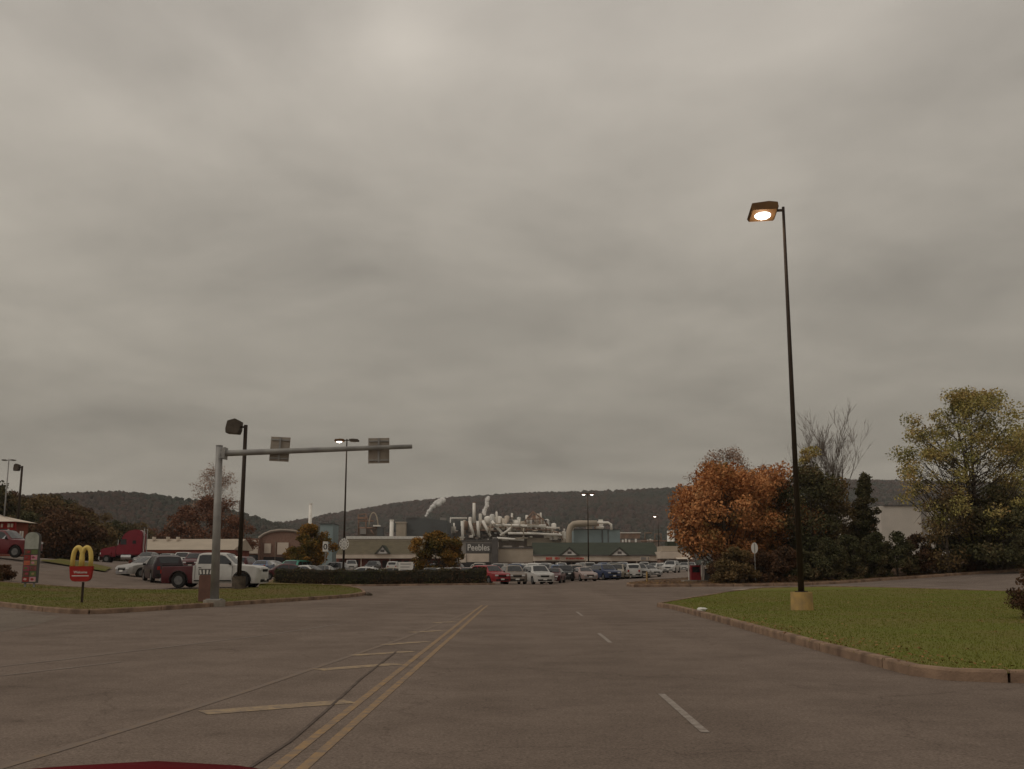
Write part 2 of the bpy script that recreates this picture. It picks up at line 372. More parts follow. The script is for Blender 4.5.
# outlines (computed once from the terrain)
Lk=[G(-60,600),G(-20,604),G(20,609),G(50,612.5),G(80,614.5),G(115,613.5),G(217,606.8),G(300,601),(G(350,597.5)),G(366,595)]
Lback=[G(363,591.5),G(345,588),G(322,585),G(296,582.5),G(272,581),G(264,585),G(258,590),G(205,591.5),G(150,592),G(100,591),G(60,588.5),G(0,584),G(-60,580)]
Lk=smooth_path(Lk,1)
left_poly=Lk+Lback
Rk=[RD(5.0,42),RD(5.25,40),RD(5.36,30),RD(5.4,20),RD(5.5,15.6),RD(5.8,14.9),RD(6.5,14.6),(9,14.45),(14,14.2),(30,13.5),(60,12)]
Rback=[(60,40),G(1100,599),G(1024,594),G(960,592.3),G(900,590),G(830,588.5),G(762,590),G(725,594.5),G(690,600.5),G(668,604.6)]
right_poly=Rk+Rback
Bk=[G(627,584.5),G(626.5,586.2),G(634,587.3),G(660,587),G(720,586.5),G(800,585.5),G(850,583),G(880,580.8),G(950,576),G(1024,571),G(1090,567)]
Bback=[(60,90),(60,120),(24,112),G(718,577.5),G(692,578.5),G(660,580.8),G(636,583)]
bank_poly=Bk+Bback
drape('road',[(-60,-40),(60,-40),(60,13),RD(12,60),RD(9,90),(14,110),(-30,110),(-30,60),(-60,60)],0,M['road'])
drape('parking_lot',[(-130,45),(-60,60.1),(-30,60.1),(-30,110.1),(14,110.1),(30,110),(80,100),(80,60),(100,60),(110,330),(-150,330)],-.004,M['lot'])
drape('side_road',[(60,12.5),(110,12.5),(110,60),(80,60),(80,99),RD(9.1,99),RD(9.1,90),RD(12.1,60)],-.008,M['lot'])
drape('pavement_apron',[G(-120,600),G(-20,607),G(60,616.5),G(40,624),G(-10,634),G(-140,640)],.004,M['apron'])
strip('gutter_stain',[(7.0,14.28),(9,14.15),(14,13.85),(30,13.1)],.3,.004,M['tar'])
drape('lawn',left_poly,.13,M['dryturf'])
drape('lawn',right_poly,.13,M['grass'])
drape('planting_bed',bank_poly,.13,M['mulch'])
kerb('kerb',Lk+Lback[:6],side=1)
kerb('kerb',Lback[8:],side=1,w=.15)
kerb('kerb',Rk[:11],side=-1 if False else 1)
kerb('kerb',[Rk[0]]+Rback[::-1][:8],side=-1,w=.15)
kerb('kerb',Bk,side=1,w=.16,h=.18)
# hedge bed
hx0=P(272,585,87).x; hx1=P(489,585,87).x
bed=[(hx0-.5,86),(hx1,85.6),(hx1+.5,86.6),(hx1,88.6),(hx0-.5,89.2)]
drape('planting_bed',bed,.12,M['mulch']); kerb('kerb',[bed[4],bed[0],bed[1],bed[2],bed[3]],side=1,w=.14,h=.14)
# farther green strips in the left lot
drape('lawn',[G(40,562),G(105,572.5),G(112,569),G(60,559.5)],.10,M['dryturf'])
# markings
MZ=.0045
for u in (-2.0,-1.78): strip('lane_marking',[RD(u,v) for v in (4,10,20,30,40,44)],.095,MZ,M['ylw'])
strip('lane_marking',[G(-40,780),G(60,750),G(160,719),G(250,690),G(330,663),G(400,639.5),G(440,624),G(474,610)],.11,MZ,M['ylwfaint'])
def hatch(a,b,w=.28):
    A_,B_=G(*a),G(*b)
    strip('lane_marking',[A_,B_],w,MZ,M['hatch'])
hatch((203,713),(350,701.5),.36); hatch((318,670),(398,664),.34); hatch((352,655.5),(412,651.5),.3)
hatch((384,644.8),(428,641.5),.3); hatch((410,632.5),(444,630.5),.3); hatch((434,623),(456,621.5),.3)
for v0 in (10.3,22.2,34.1): strip('lane_marking',[RD(1.66,v0),RD(1.62,v0+3.05)],.085,MZ,M['wht'])
strip('lane_marking',[G(-40,671),G(60,660),G(160,648),G(260,636),G(340,624)],.10,MZ,M['whtfaint'])
strip('lane_marking',[G(0,676),G(120,662)],.10,MZ,M['whtfaint'])
strip('tar_seam',[G(250,768),G(290,742),G(325,712),G(362,678),G(396,652)],.035,MZ+.004,M['tar'])
# ------------------------------------------------------------------ grass blades and leaves
def in_poly(x,y,poly):
    c=np.zeros(len(x),bool); n_=len(poly)
    for i in range(n_):
        x0,y0=poly[i]; x1,y1=poly[(i+1)%n_]
        if y0==y1: continue
        cond=((y0>y)!=(y1>y))&(x<(x1-x0)*(y-y0)/(y1-y0)+x0); c^=cond
    return c
def blades(name,label,poly,n_,xr,yr,h,w,m,pw=1.0):
    x=rng.uniform(*xr,n_); t=rng.random(n_)**pw; y=yr[0]+(yr[1]-yr[0])*t
    k=in_poly(x,y,poly); x=x[k]; y=y[k]; n_=len(x)
    z=Hn(x,y)+.125; hh=h*rng.uniform(.5,1.3,n_); a=rng.uniform(0,PI,n_); ww=w*rng.uniform(.6,1.3,n_)*(1+y/40)
    lx=rng.normal(0,.35,n_)*hh; ly=rng.normal(0,.35,n_)*hh
    b=np.stack([x,y,z],-1); d=np.stack([np.cos(a)*ww,np.sin(a)*ww,0*a],-1); tp=b+np.stack([lx,ly,hh],-1)
    V=np.stack([b-d,b+d,tp],1).reshape(-1,3); F=np.arange(3*n_).reshape(-1,3)
    return tag(npmesh(name,V,F,m),label,'grass',kind='stuff')
blades('grass','short yellow-green grass of the kerbed lawn on the right',right_poly,260000,(4,40),(14,60),.035,.006,M['blade'],1.5)
blades('grass','dull green grass of the kerbed island on the left',left_poly,110000,(-38,-6),(32,80),.035,.008,M['blade2'])
def flat_leaves(name,label,poly,n_,xr,yr,s,m,off=.15):
    x=rng.uniform(*xr,n_); y=rng.uniform(*yr,n_); k=in_poly(x,y,poly); x=x[k];y=y[k];n_=len(x); z=Hn(x,y)+off+rng.uniform(0,.03,n_)
    a=rng.uniform(0,2*PI,n_); ss=s*rng.uniform(.6,1.4,n_); V=[]
    for q in range(4): V.append(np.stack([x+np.cos(a+q*PI/2)*ss,y+np.sin(a+q*PI/2)*ss,z+rng.uniform(-.01,.02,n_)],-1))
    V=np.stack(V,1).reshape(-1,3)
    return tag(npmesh(name,V,np.arange(4*n_).reshape(-1,4),m),label,'leaves',kind='stuff')
flat_leaves('fallen_leaves','brown fallen leaves scattered over the right lawn',right_poly,1300,(5,35),(14.5,50),.03,M['fallen'])
edge=[(p[0]+.2,p[1]) for p in Rk[:4]]+[(p[0]+.9,p[1]+.3) for p in Rk[:4]][::-1]
flat_leaves('fallen_leaves','brown leaf litter along the kerb edge of the right lawn',[Rk[4],Rk[6],Rk[8],(14,15.2),(7.2,15.6),(6.3,30),(5.9+.5,30),Rk[2]],2500,(5,15),(14.5,30),.03,M['fallen'])
flat_leaves('fallen_leaves','russet leaf litter on the bed under the orange trees',bank_poly,9000,(8,50),(70,110),.08,M['fallen'],.16)
# ------------------------------------------------------------------ trees
def quads(c,s,n_,flat=0):
    """n random oriented leaf quads at centres c"""
    u=rng.normal(size=(n_,3)); u/=np.linalg.norm(u,axis=1)[:,None]
    w=np.cross(u,rng.normal(size=(n_,3))); w/=np.linalg.norm(w,axis=1)[:,None]
    ss=(s*rng.uniform(.6,1.35,n_))[:,None]; u=u*ss; w=w*ss*.6
    return np.stack([c-u,c-w*.9,c+u,c+w],1).reshape(-1,3)
def env(t,shape):
    if shape=='cone': return max(.05,(1-t))**.9
    if shape=='round': return math.sqrt(max(0,1-(2*t-1)**2))*1.0
    if shape=='dome': return math.sqrt(max(0.02,1-t**2.2))
    if shape=='vase': return (.35+.9*t)*math.sqrt(max(0.02,1-t**4))
def tree(name,label,cat,x,y,h,w,base,lm,clumps=40,lpc=200,ls=.13,cr=None,trunk=.18,bark='bark',shape='round',seed=1,group=None,twigs=3,bare=0,zoff=.1,stems=1):
    random.seed(seed); z0=H(x,y)+zoff
    t=thing(name,label,cat,(x,y,z0),0,group)
    cr=cr or w*.13; mb=MB(); L=[]
    tops=[]
    for s_ in range(stems):
        a=random.uniform(0,6.28); sp=0 if stems==1 else w*.16
        bx,by=math.cos(a)*sp*.3,math.sin(a)*sp*.3
        th=h*random.uniform(.8,.92); lean=random.uniform(-.03,.03)*h
        tp=[Vector((x+bx*k*2.5+lean*k*k+random.uniform(-.01,.01)*h*k,y+by*k*2.5+random.uniform(-.01,.01)*h*k,z0-.15+th*k)) for k in (0,.15,.35,.55,.75,1)]
        mb.tube(tp,[trunk*1.25,trunk,trunk*.8,trunk*.58,trunk*.35,trunk*.1],7); tops.append((tp,th))
    bh=base*h; ch=h-bh
    for i in range(clumps):
        tt=random.random() if shape!='cone' else random.random()**1.4
        rr=env(tt,shape)*w/2*math.sqrt(random.uniform(.04,1))*random.uniform(.85,1.08); a=random.uniform(0,2*PI)
        c=Vector((x+rr*math.cos(a),y+rr*math.sin(a),z0+bh+ch*tt*.95+random.uniform(-.03,.03)*h))
        tp,th=random.choice(tops)
        k=max(.12,min(.97,((c.z-z0)/th-rr/h*random.uniform(.6,1.25)))); j=min(4,int(np.searchsorted([0,.15,.35,.55,.75,1],k)-1)); kk=[0,.15,.35,.55,.75,1]
        f=(k-kk[j])/(kk[j+1]-kk[j]); s0=tp[j].lerp(tp[j+1],f); mid=s0.lerp(c,.5)+Vector((random.uniform(-.06,.06)*w,random.uniform(-.06,.06)*w,-.04*w if shape!='vase' else .0))
        r0=trunk*(.34-.24*k)
        mb.tube([s0,mid,c],[r0,r0*.6,r0*.25],5,False)
        L.append((c,cr*random.uniform(.65,1.3)))
        for q in range(twigs):
            d=Vector((random.gauss(0,1),random.gauss(0,1),random.gauss(.35 if bare==0 else 1.0,.8))).normalized()*cr*random.uniform(.8,1.5)
            st=mid.lerp(c,random.random()); mm=st+d*.5+Vector((random.uniform(-.1,.1),random.uniform(-.1,.1),random.uniform(0,.1)))*cr
            mb.tube([st,mm,st+d],[r0*.22+.006,r0*.16+.005,.005],3,False)
            if bare>1:
                for _ in range(bare):
                    e=mm+Vector((random.gauss(0,1),random.gauss(0,1),random.gauss(.9,.7))).normalized()*cr*random.uniform(.3,.8)
                    mb.tube([mm.lerp(st+d,random.random()),e],[.012,.005],3,False)
    mb.build('trunk',M[bark],t,smooth=True)
    if lpc:
        cs=[]
        for c,r_ in L:
            m_=max(3,int(lpc*(r_/cr)**2)); d=rng.normal(size=(m_,3)); d/=np.linalg.norm(d,axis=1)[:,None]
            d*=(rng.random(m_)**.5)[:,None]*r_*np.array([1,1,.72]); cs.append(d+np.array(c))
        cs=np.concatenate(cs); V=quads(cs,ls,len(cs)); npmesh('crown',V,np.arange(len(V)).reshape(-1,4),lm,t)
    return t
def bare_tree(label,x,y,h,seed,m,stems=4,spread=.11):
    random.seed(seed); z0=H(x,y)+.1; t=thing('bare_tree',label,'tree',(x,y,z0)); tk=MB(); tw=MB()
    def grow(p,d,l,r_,lv):
        pts=[p]; rs=[r_]; q=p.copy(); k=5 if lv<3 else 3
        for i in range(k):
            d=(d+Vector((random.gauss(0,.07),random.gauss(0,.07),.05))).normalized(); q=q+d*l/k; pts.append(q.copy()); rs.append(r_*(1-.62*(i+1)/k))
        (tk if lv<2 else tw).tube(pts,rs,6 if lv<2 else 3,False)
        if lv>=4: return
        nb=(7,6,5,3)[lv]
        for i in range(nb):
            f=random.uniform(.3,1) if lv else random.uniform(.28,.98); j=min(k-1,int(f*k)); b=pts[j].lerp(pts[j+1],f*k-j if f<1 else 1)
            a=random.uniform(0,2*PI); sd=Vector((math.cos(a),math.sin(a),0)); nd=(d*random.uniform(.75,1.1)+sd*random.uniform(.27,.45)).normalized()
            grow(b,nd,l*random.uniform(.38,.56),max(.011,rs[j]*.55),lv+1)
    for i in range(stems):
        a=2*PI*i/stems+.4; grow(Vector((x+.1*math.cos(a),y+.1*math.sin(a),z0-.1)),Vector((math.cos(a)*spread,math.sin(a)*spread*.7,1)).normalized(),h*random.uniform(.70,.86),.12,0)
    tk.build('trunk',m,t,True); tw.build('twigs',m,t); return t
def X(px,D): return P(px,560,D).x
# right side
tree('maple_tree','large orange autumn maple, leftmost of the trees on the right bank','tree',X(726,84),84,9.5,8.4,.16,M['orange'],100,260,.13,1.15,.2,seed=3,stems=3,shape='round')
tree('maple_tree','orange maple merging with the bushes left of the tall lamp post','tree',X(776,87),87,9.2,6.6,.12,M['orange'],62,230,.13,1.1,.18,seed=5,stems=2,shape='round')
tree('tree','sparse pinkish-twigged tree top rising behind the large orange maple','tree',X(728,97),97,11.9,8.2,.45,M['pink'],120,75,.085,.8,.16,seed=8,shape='dome',twigs=8,bark='palebark')
tree('tree','small sparse pinkish tree top between the orange maple and lamp post','tree',X(772,100),100,10.4,6.0,.45,M['pink'],50,50,.085,.7,.12,seed=9,shape='dome',twigs=8,bark='palebark')
bare_tree('tall leafless grey tree just right of the tall lamp post',X(832,92),92,10.9,12,M['palebark'])
tree('evergreen_tree','dark evergreen with yellowish tip behind the tall lamp post','tree',X(812,85),85,9.2,6.0,.05,M['dark'],62,170,.12,1.0,.17,seed=14,shape='dome')
tree('tree','bushy olive-brown tree filling below the leafless tree','tree',X(838,87),87,7.6,5.0,.04,M['brown'],46,150,.12,.95,.15,seed=15,shape='dome')
tree('tree','small olive-yellow tree poking above the evergreens beside the lamp post','tree',X(816,90),90,11,3.2,.45,M['ygreen'],22,120,.11,.6,.1,seed=16,shape='dome')
tree('conifer_tree','narrow dark conifer right of the leafless tree','tree',X(869,86),86,8.4,4.2,.05,M['dark'],110,150,.10,.48,.13,seed=18,shape='cone')
tree('tree','greenish-brown low tree left of the pale warehouse','tree',X(846,96),96,6.5,5,.1,M['brown'],40,170,.12,.9,.14,seed=19,shape='round')
tree('maple_tree','tall yellow-green tree at the right edge of the photo','tree',X(978,82),82,14.5,11.6,.13,M['ygreen'],250,120,.095,.8,.24,seed=21,stems=2,shape='round',twigs=6)
tree('tree','yellow-green tree cut by the right edge of the photo','tree',X(1038,86),86,12.0,7.0,.15,M['ygreen'],60,150,.12,1.1,.2,seed=22,shape='round',twigs=4)
tree('tree','low olive-brown tree under the tall yellow-green tree','tree',X(948,80),80,6.6,3.6,.1,M['brown'],26,90,.11,.9,.13,seed=23,shape='round',twigs=6)
tree('tree','dark olive tree right of the pale warehouse gap','tree',X(1004,80),80,6.4,6,.05,M['dark'],50,200,.12,.95,.14,seed=24,shape='dome')
shr=[(735,78.5,'rounded brown shrub in front of the orange maple','brown',2.6,3.6),(722,81,'low dark russet shrub left of the brown rounded one','darkred',1.9,1.8),
 (762,80,'dark red shrub below the oval sign','darkred',2.3,2.6),(783,79.5,'dark red shrub just left of the lamp post foot','darkred',2.5,2.6),(806,80,'dark shrub directly behind the lamp post foot','dark',2.6,2.8),
 (828,80,'dark green shrub right of the lamp post foot','dark',3.0,3.0),(850,80.5,'dark green shrub below the leafless tree','dark',3.2,3.0),(873,81,'dark shrub at the foot of the narrow conifer','dark',3.4,3.0),
 (897,81,'dark green shrub below the pale warehouse','dark',3.3,3.2),(920,82,'dark russet shrub right of the warehouse shrub','darkred',3.0,3.0),(945,82,'dark shrub under the tall yellow-green tree','dark',3.2,3.2),
 (970,82.5,'russet shrub at the trunk of the tall yellow-green tree','darkred',3.2,3.0),(994,83,'dark green shrub second from the right edge','dark',3.4,3.2),(1018,83.5,'dark green shrub at the right edge of the row','dark',3.6,3.4),(1045,84,'dark green shrub just past the right edge','dark',3.6,3.4)]
for i,(px,D,lb,c,hh,ww) in enumerate(shr):
    tree('shrub',lb,'shrub',X(px,D),D,hh,ww,.0,M[c],34,230,.09,.5,.05,seed=40+i,shape='dome',group='shrubs along the right bank',twigs=3,stems=2)
for i,(px,D,lb,c,hh,ww) in enumerate([(790,92,'dark evergreen thicket behind the tall lamp post','dark',5.5,6),(750,96,'olive thicket behind the orange maples','brown',5,7),(1010,95,'dark thicket behind the right edge trees','dark',6,8),(985,100,'brown thicket behind the tall yellow-green tree','brown',4.4,6)]):
    tree('shrub',lb,'shrub',X(px,D),D,hh,ww,.0,M[c],44,220,.13,1.0,.08,seed=60+i,shape='dome',twigs=2,stems=2)
g_=G(1030,624)
tree('shrub','dark clipped shrub cut by the right edge on the lawn','shrub',g_[0]+.62,g_[1]+.3,1.75,2.0,.0,M['darkred'],40,330,.035,.28,.03,seed=80,shape='dome',stems=2)
g_=G(3,582)
tree('shrub','low dark shrub on the grass at the left edge','shrub',g_[0],g_[1],.75,1.5,.0,M['darkred'],22,200,.05,.25,.03,seed=81,shape='dome',stems=2)
# left and middle
tree('tree','round amber-green tree rising behind the left part of the hedge','tree',X(309,104),104,5.0,4.9,.12,M['orange2'],60,230,.11,.65,.12,seed=30,shape='round')
tree('tree','round orange-topped tree rising behind the middle of the hedge','tree',X(436,102),102,4.8,4.9,.14,M['orange2'],60,230,.11,.65,.12,seed=31,shape='round')
tree('tree','tall russet tree with pale bare top behind the white pickup','tree',X(207,165),165,11.0,9.6,.10,M['rust'],80,110,.17,1.2,.22,seed=32,shape='round',bark='palebark')
tree('bare_tree','pale bare-topped tree behind the sign gantry post','tree',X(210,170),170,16.0,10,.5,M['pink'],90,36,.12,1.1,.15,seed=33,shape='dome',twigs=9,bark='palebark')
tree('tree','small russet tree right of the russet tree behind the pickup','tree',X(232,162),162,7.6,6.5,.05,M['rust'],40,170,.16,1.0,.14,seed=34,shape='round',bark='palebark')
tree('tree','russet tree left of the gantry post behind the parked cars','tree',X(184,168),168,9.0,7.5,.05,M['rust'],44,170,.17,1.1,.14,seed=35,shape='round')
lt=[(-10,130,11,10,'dark','dark tree behind the restaurant roof at the left edge'),(22,150,11.0,9,'brown','brown tree right of the small box lamp at far left'),(38,175,13,11,'brown','brown spreading tree above the tall poster sign'),(55,205,16.5,9,'dark','dark dome-topped tree standing over the left tree line'),
 (70,160,10,10,'brown','brown tree above the arches sign'),(46,135,8,9,'darkred','dark russet tree directly behind the poster sign'),(84,190,11.5,10,'darkred','dark russet tree right of the arches sign'),(100,220,12,11,'brown','brown tree above the red truck cab'),(118,180,8.5,9,'dark','dark green tree behind the red truck cab'),
 (135,230,10.5,10,'brown','olive tree right of the red truck cab'),(62,120,6,8,'darkred','low dark thicket tree left of the arches sign'),(88,128,5.5,7,'brown','low brown tree between arches sign and truck cab'),(8,160,12,9,'darkred','dark russet tree behind the thin left street lamp'),(150,240,9,10,'rust','russet tree above the long low tan roof'),(28,125,6,8,'dark','low dark tree left of the poster sign top')]
for i,(px,D,hh,ww,c,lb) in enumerate(lt):
    tree('tree',lb,'tree',X(px,D),D,hh*.78,ww,.02,M[c],50,150,.19,1.25,.2,seed=100+i,shape='round' if i%3 else 'dome',group='trees on the far left',twigs=2)
# hedge
hd=thing('hedge','long low clipped dark hedge between the road and the car park','hedge',((hx0+hx1)/2,87.2,H((hx0+hx1)/2,87.2)))
mb=MB(); seg=30
pr=[(-.55,0),(-.62,.5),(-.55,1.0),(-.3,1.15),(.3,1.15),(.55,1.0),(.6,.5),(.55,0)]
for i in range(seg+1):
    x=hx0+.35+(hx1-hx0-.7)*i/seg
    for (a,z) in pr: mb.v.append((x,87.2+a+random.uniform(-.05,.05),H(x,87.2)+.1+z*(1+random.uniform(-.06,.06))))
for i in range(seg):
    for k in range(7): a=i*8+k; mb.f.append((a,a+1,a+9,a+8))
mb.f+= [tuple(range(8)),tuple(seg*8+7-k for k in range(8))]
mb.build('branches',mat('hedge_core',(.035,.03,.02),(.02,.02,.014),4,.95),hd)
n_=26000; x=rng.uniform(hx0+.2,hx1-.2,n_); a=rng.uniform(0,PI,n_); rr=rng.uniform(.85,1.08,n_)
lump=1+.06*np.sin(x*2.1)+.05*np.sin(x*5.3+1)
yy_=87.2-np.cos(a)*.66*rr; zz_=Hn(x,87.2)+.08+np.where(rng.random(n_)<.5,rng.random(n_),np.sin(a))*1.15*rr*lump
V=quads(np.stack([x,yy_,zz_],-1),.07,n_); npmesh('foliage',V,np.arange(len(V)).reshape(-1,4),M['hedge'],hd)
# ------------------------------------------------------------------ hills
def hills(ridge,D0,D1,name,nbl,rmin,rmax,seed,label,backdrop=600,dy=4.0):
    r=np.random.default_rng(seed)
    pxs=np.array([a for a,b in ridge],float); pys=np.array([b for a,b in ridge],float)+dy; ridge=[(a,b+dy) for a,b in ridge]
    xw=(pxs-CX)/FPX*D1/math.cos(PITCH)*1.0; zw=np.array([P(a,b,D1).z for a,b in ridge]); xw=np.array([P(a,b,D1).x for a,b in ridge])
    def hz(x,y):
        t=np.clip((y-D0)/(D1-D0),0,1); zr=np.interp(x,xw,zw)
        s=t*t*(3-2*t)*.55+t*.45
        back=np.clip((y-D1)/backdrop,0,1)
        return zr*s*(1-.8*back)+(8*np.sin(x/90+y/130)+5*np.sin(x/41-y/60))*np.sin(t*PI)*.8+.5-2*(t<=0)
    gx=np.linspace(xw[0],xw[-1],160); gy=np.concatenate([np.linspace(D0-40,D1,40),np.linspace(D1+30,D1+backdrop,12)])
    a,b=np.meshgrid(gx,gy); z=hz(a,b); i_=np.arange(a.size).reshape(a.shape)
    F=np.stack([i_[:-1,:-1],i_[:-1,1:],i_[1:,1:],i_[1:,:-1]],-1).reshape(-1,4)
    tag(npmesh('hills',np.stack([a,b,z],-1).reshape(-1,3),F,M['hillbase'],smooth=True),kind='structure')
    # crowns
    t=(1+5**.5)/2
    iv=np.array([(-1,t,0),(1,t,0),(-1,-t,0),(1,-t,0),(0,-1,t),(0,1,t),(0,-1,-t),(0,1,-t),(t,0,-1),(t,0,1),(-t,0,-1),(-t,0,1)])/math.sqrt(1+t*t)
    jf=np.array([(0,11,5),(0,5,1),(0,1,7),(0,7,10),(0,10,11),(1,5,9),(5,11,4),(11,10,2),(10,7,6),(7,1,8),(3,9,4),(3,4,2),(3,2,6),(3,6,8),(3,8,9),(4,9,5),(2,4,11),(6,2,10),(8,6,7),(9,8,1)])
    x=r.uniform(xw[0],xw[-1],nbl); y=D0+(D1+20-D0)*r.random(nbl)**.8; rad=r.uniform(rmin,rmax,nbl); z=hz(x,y)
    vs=iv[None]*(rad[:,None,None]*r.uniform(.7,1.3,(nbl,12,1)))*np.array([1,1,1.25])+np.stack([x,y,z+rad*.6],-1)[:,None]
    Fc=(jf[None]+12*np.arange(nbl)[:,None,None]).reshape(-1,3)
    tag(npmesh('forest',vs.reshape(-1,3),Fc,M['forest'],smooth=True),label,'forest',kind='stuff')
M['hillbase']=mat('hill_floor',(.06,.065,.04),(.09,.065,.045),.01,.95)
hills([(-500,505),(-200,500),(0,498),(30,499),(60,494),(100,491),(130,490.5),(165,494),(195,499),(222,506),(245,512),(268,519),(290,526),(315,533),(360,545),(420,560)],700,1150,'h',17000,1.8,3.4,1,'dark wooded hill on the left beyond the trees',dy=5.5)
hills([(150,540),(240,531),(285,525),(310,519),(335,513.5),(370,508),(400,503),(430,500.5),(470,497),(520,493.5),(580,491.5),(640,489.5),(690,486.5),(760,482.5),(820,480.5),(870,480),(930,481),(1024,484),(1200,488),(1500,500)],1150,2000,'h',42000,3,5.6,2,'long dark wooded ridge across the whole background')
hills([(200,527),(280,524.5),(310,523.5),(400,524),(500,530)],2400,2700,'h',1500,8,11,3,'faint far wooded ridge in the dip between the two hills',300)
# ------------------------------------------------------------------ street lamps
def head_mb(L,W_,h):   # shoebox luminaire pointing along -x from the pole
    mb=MB(); mb.prism([(-.25,-h*.25),(-.32,-h*.5),(-.25-L*.95,-h*.5),(-.25-L,-h*.2),(-.25-L*.92,h*.32),(-.55,h*.5),(-.25,h*.35)],'y',-W_/2,W_/2); return mb
def lamp(label,px,D,pytop,arms,on,head=(1.0,.75,.35),pr=(.11,.06),base=None,px_top=None,drop=0,tilt=0,roll=0,group='car park lamp posts',basem='concrete',bh=.7,br=.35,name='street_lamp',polem='bronze'):
    x=X(px,D); z=H(x,D); top=P(px,pytop,D).z
    t=thing(name,label,'street lamp',(x,D,z),0,group)
    MB().tube([(x,D,z-.1),(x,D,z+bh)],[br,br*.94],20).build('base',M[basem],t)
    MB().tube([(x,D,z+bh),(x,D,z+bh+.03)],[pr[0]*2.1]*2,4).build('base_plate',M[polem],t)
    MB().tube([(x,D,z+bh+.03),(x,D,top)],list(pr),10).build('pole',M[polem],t,True)
    for (ang,lit) in arms:
        rot=Matrix.Rotation(ang,4,'Z')@Matrix.Rotation(tilt,4,'Y')@Matrix.Rotation(roll,4,'X')
        def put(mb):
            mb.v=[tuple(rot@Vector(v)+Vector((x,D,top-.12))) for v in mb.v]; return mb
        a=put(MB().tube([(0,0,0),(-.3,0,0)],.05,8)).build('arm',M[polem],t)
        hd_=put(head_mb(*head)).build('lamp_head',M['head'] if lit else M['unlithead'],t,bevel=.012)
        L_,W_,h_=head; l=MB()
        l.ball((-.25-L_*.52,0,-h_*.46),W_*(.30 if lit else .36),0,16,8,(1.35,1,.62 if lit else .25))
        put(l).build('lens',M['lampon'] if lit else M['lampoff'],hd_,True)
        if lit:
            Ld=bpy.data.lights.new('lamp_light','POINT'); Ld.energy=38; Ld.color=(1,.85,.68); Ld.shadow_soft_size=.15
            lo=bpy.data.objects.new('lamp_light',Ld); COL.objects.link(lo); lo.parent=t; lo.location=(rot@Vector((-.25-L_*.52,0,-h_*.46-W_*.36*.62-.22))+Vector((0,0,top-.12-z)))
    return t
lamp('tall dark lamp post on the right lawn with lit brown lamp and yellowish concrete foot',799.8,G(801,614)[1],207,[(0,True)],True,head=(1.0,.74,.36),roll=R(-17),pr=(.105,.05),basem='yellowbase',bh=.72,br=.38,tilt=R(-3),px_top=782)
lamp('dark lamp post with big unlit box lamp in front of the white pickup',239.8,55.5,425,[(0,False)],False,head=(.75,.7,.8),pr=(.12,.10),basem='bark',bh=.75,br=.36,tilt=R(4))
lamp('lamp post with two lamp heads, one glowing, rising behind the hedge',343.6,98,439,[(0,True),(PI,False)],True,head=(.9,.7,.25),pr=(.11,.06))
lamp('far twin-headed lamp post, both lamps lit, above the front row of cars',588.5,172,493,[(R(10),True),(R(190),True)],True,head=(.85,.7,.25),pr=(.13,.07))
lamp('farthest single lamp post, lit, left of the orange maple',659,245,515.5,[(R(20),True)],True,head=(1.1,.8,.25),pr=(.14,.08))
lamp('thin far lamp post beside the gantry post over the russet tree',237,190,501,[(R(0),False)],False,head=(1.2,.8,.2),pr=(.12,.07))
lamp('small lamp post with square lamp head near the left edge',14.6,100,466,[(0,False)],False,head=(.5,.5,.7),pr=(.12,.10))
lamp('pale thin lamp post with flat head at the left edge',.5,119,459,[(R(0),False),(PI,False)],False,head=(.5,.5,.12),pr=(.09,.06),polem='galv')
# ------------------------------------------------------------------ sign gantry
gx,gy=G(214.3,603,.13); gz=H(gx,gy)+.13
t=thing('sign_gantry','grey steel cantilever gantry post with a long arm reaching over the left lanes','gantry',(gx,gy,gz))
MB().tube([(gx,gy,gz-.2),(gx,gy,gz+.12)],[.42,.42],20).build('footing',M['concrete'],t)
MB().cbox((gx,gy,gz+.14),(.55,.55,.04)).build('base_plate',M['galv'],t)
tp=P(216.3,446,gy); lean=-.10; MB().tube([(gx,gy,gz+.15),(gx+lean,gy,tp.z)],[.17,.135],16).tube([(gx+lean,gy,tp.z),(gx+lean,gy,tp.z+.03)],[.15,.13],16).build('post',M['galv'],t,True)
a0=P(222,453.5,gy); a1=P(412,446.5,gy-.5)
MB().tube([(gx,gy,a0.z),(a0.x+.2,gy,a0.z+.01),(a1.x,a1.y,a1.z)],[.13,.125,.085],14).build('arm',M['galv'],t,True)
MB().cbox((gx+.10,gy,a0.z),(.10,.40,.44)).cbox((gx+.17,gy,a0.z),(.03,.46,.48)).build('arm_flange',M['galv'],t)
for i in range(2): MB().tube([(gx-.06,gy-.19+.38*i,a0.z-.18),(gx+.17,gy-.19+.38*i,a0.z-.18)],.02,6).build('bolt',M['galv'],t)
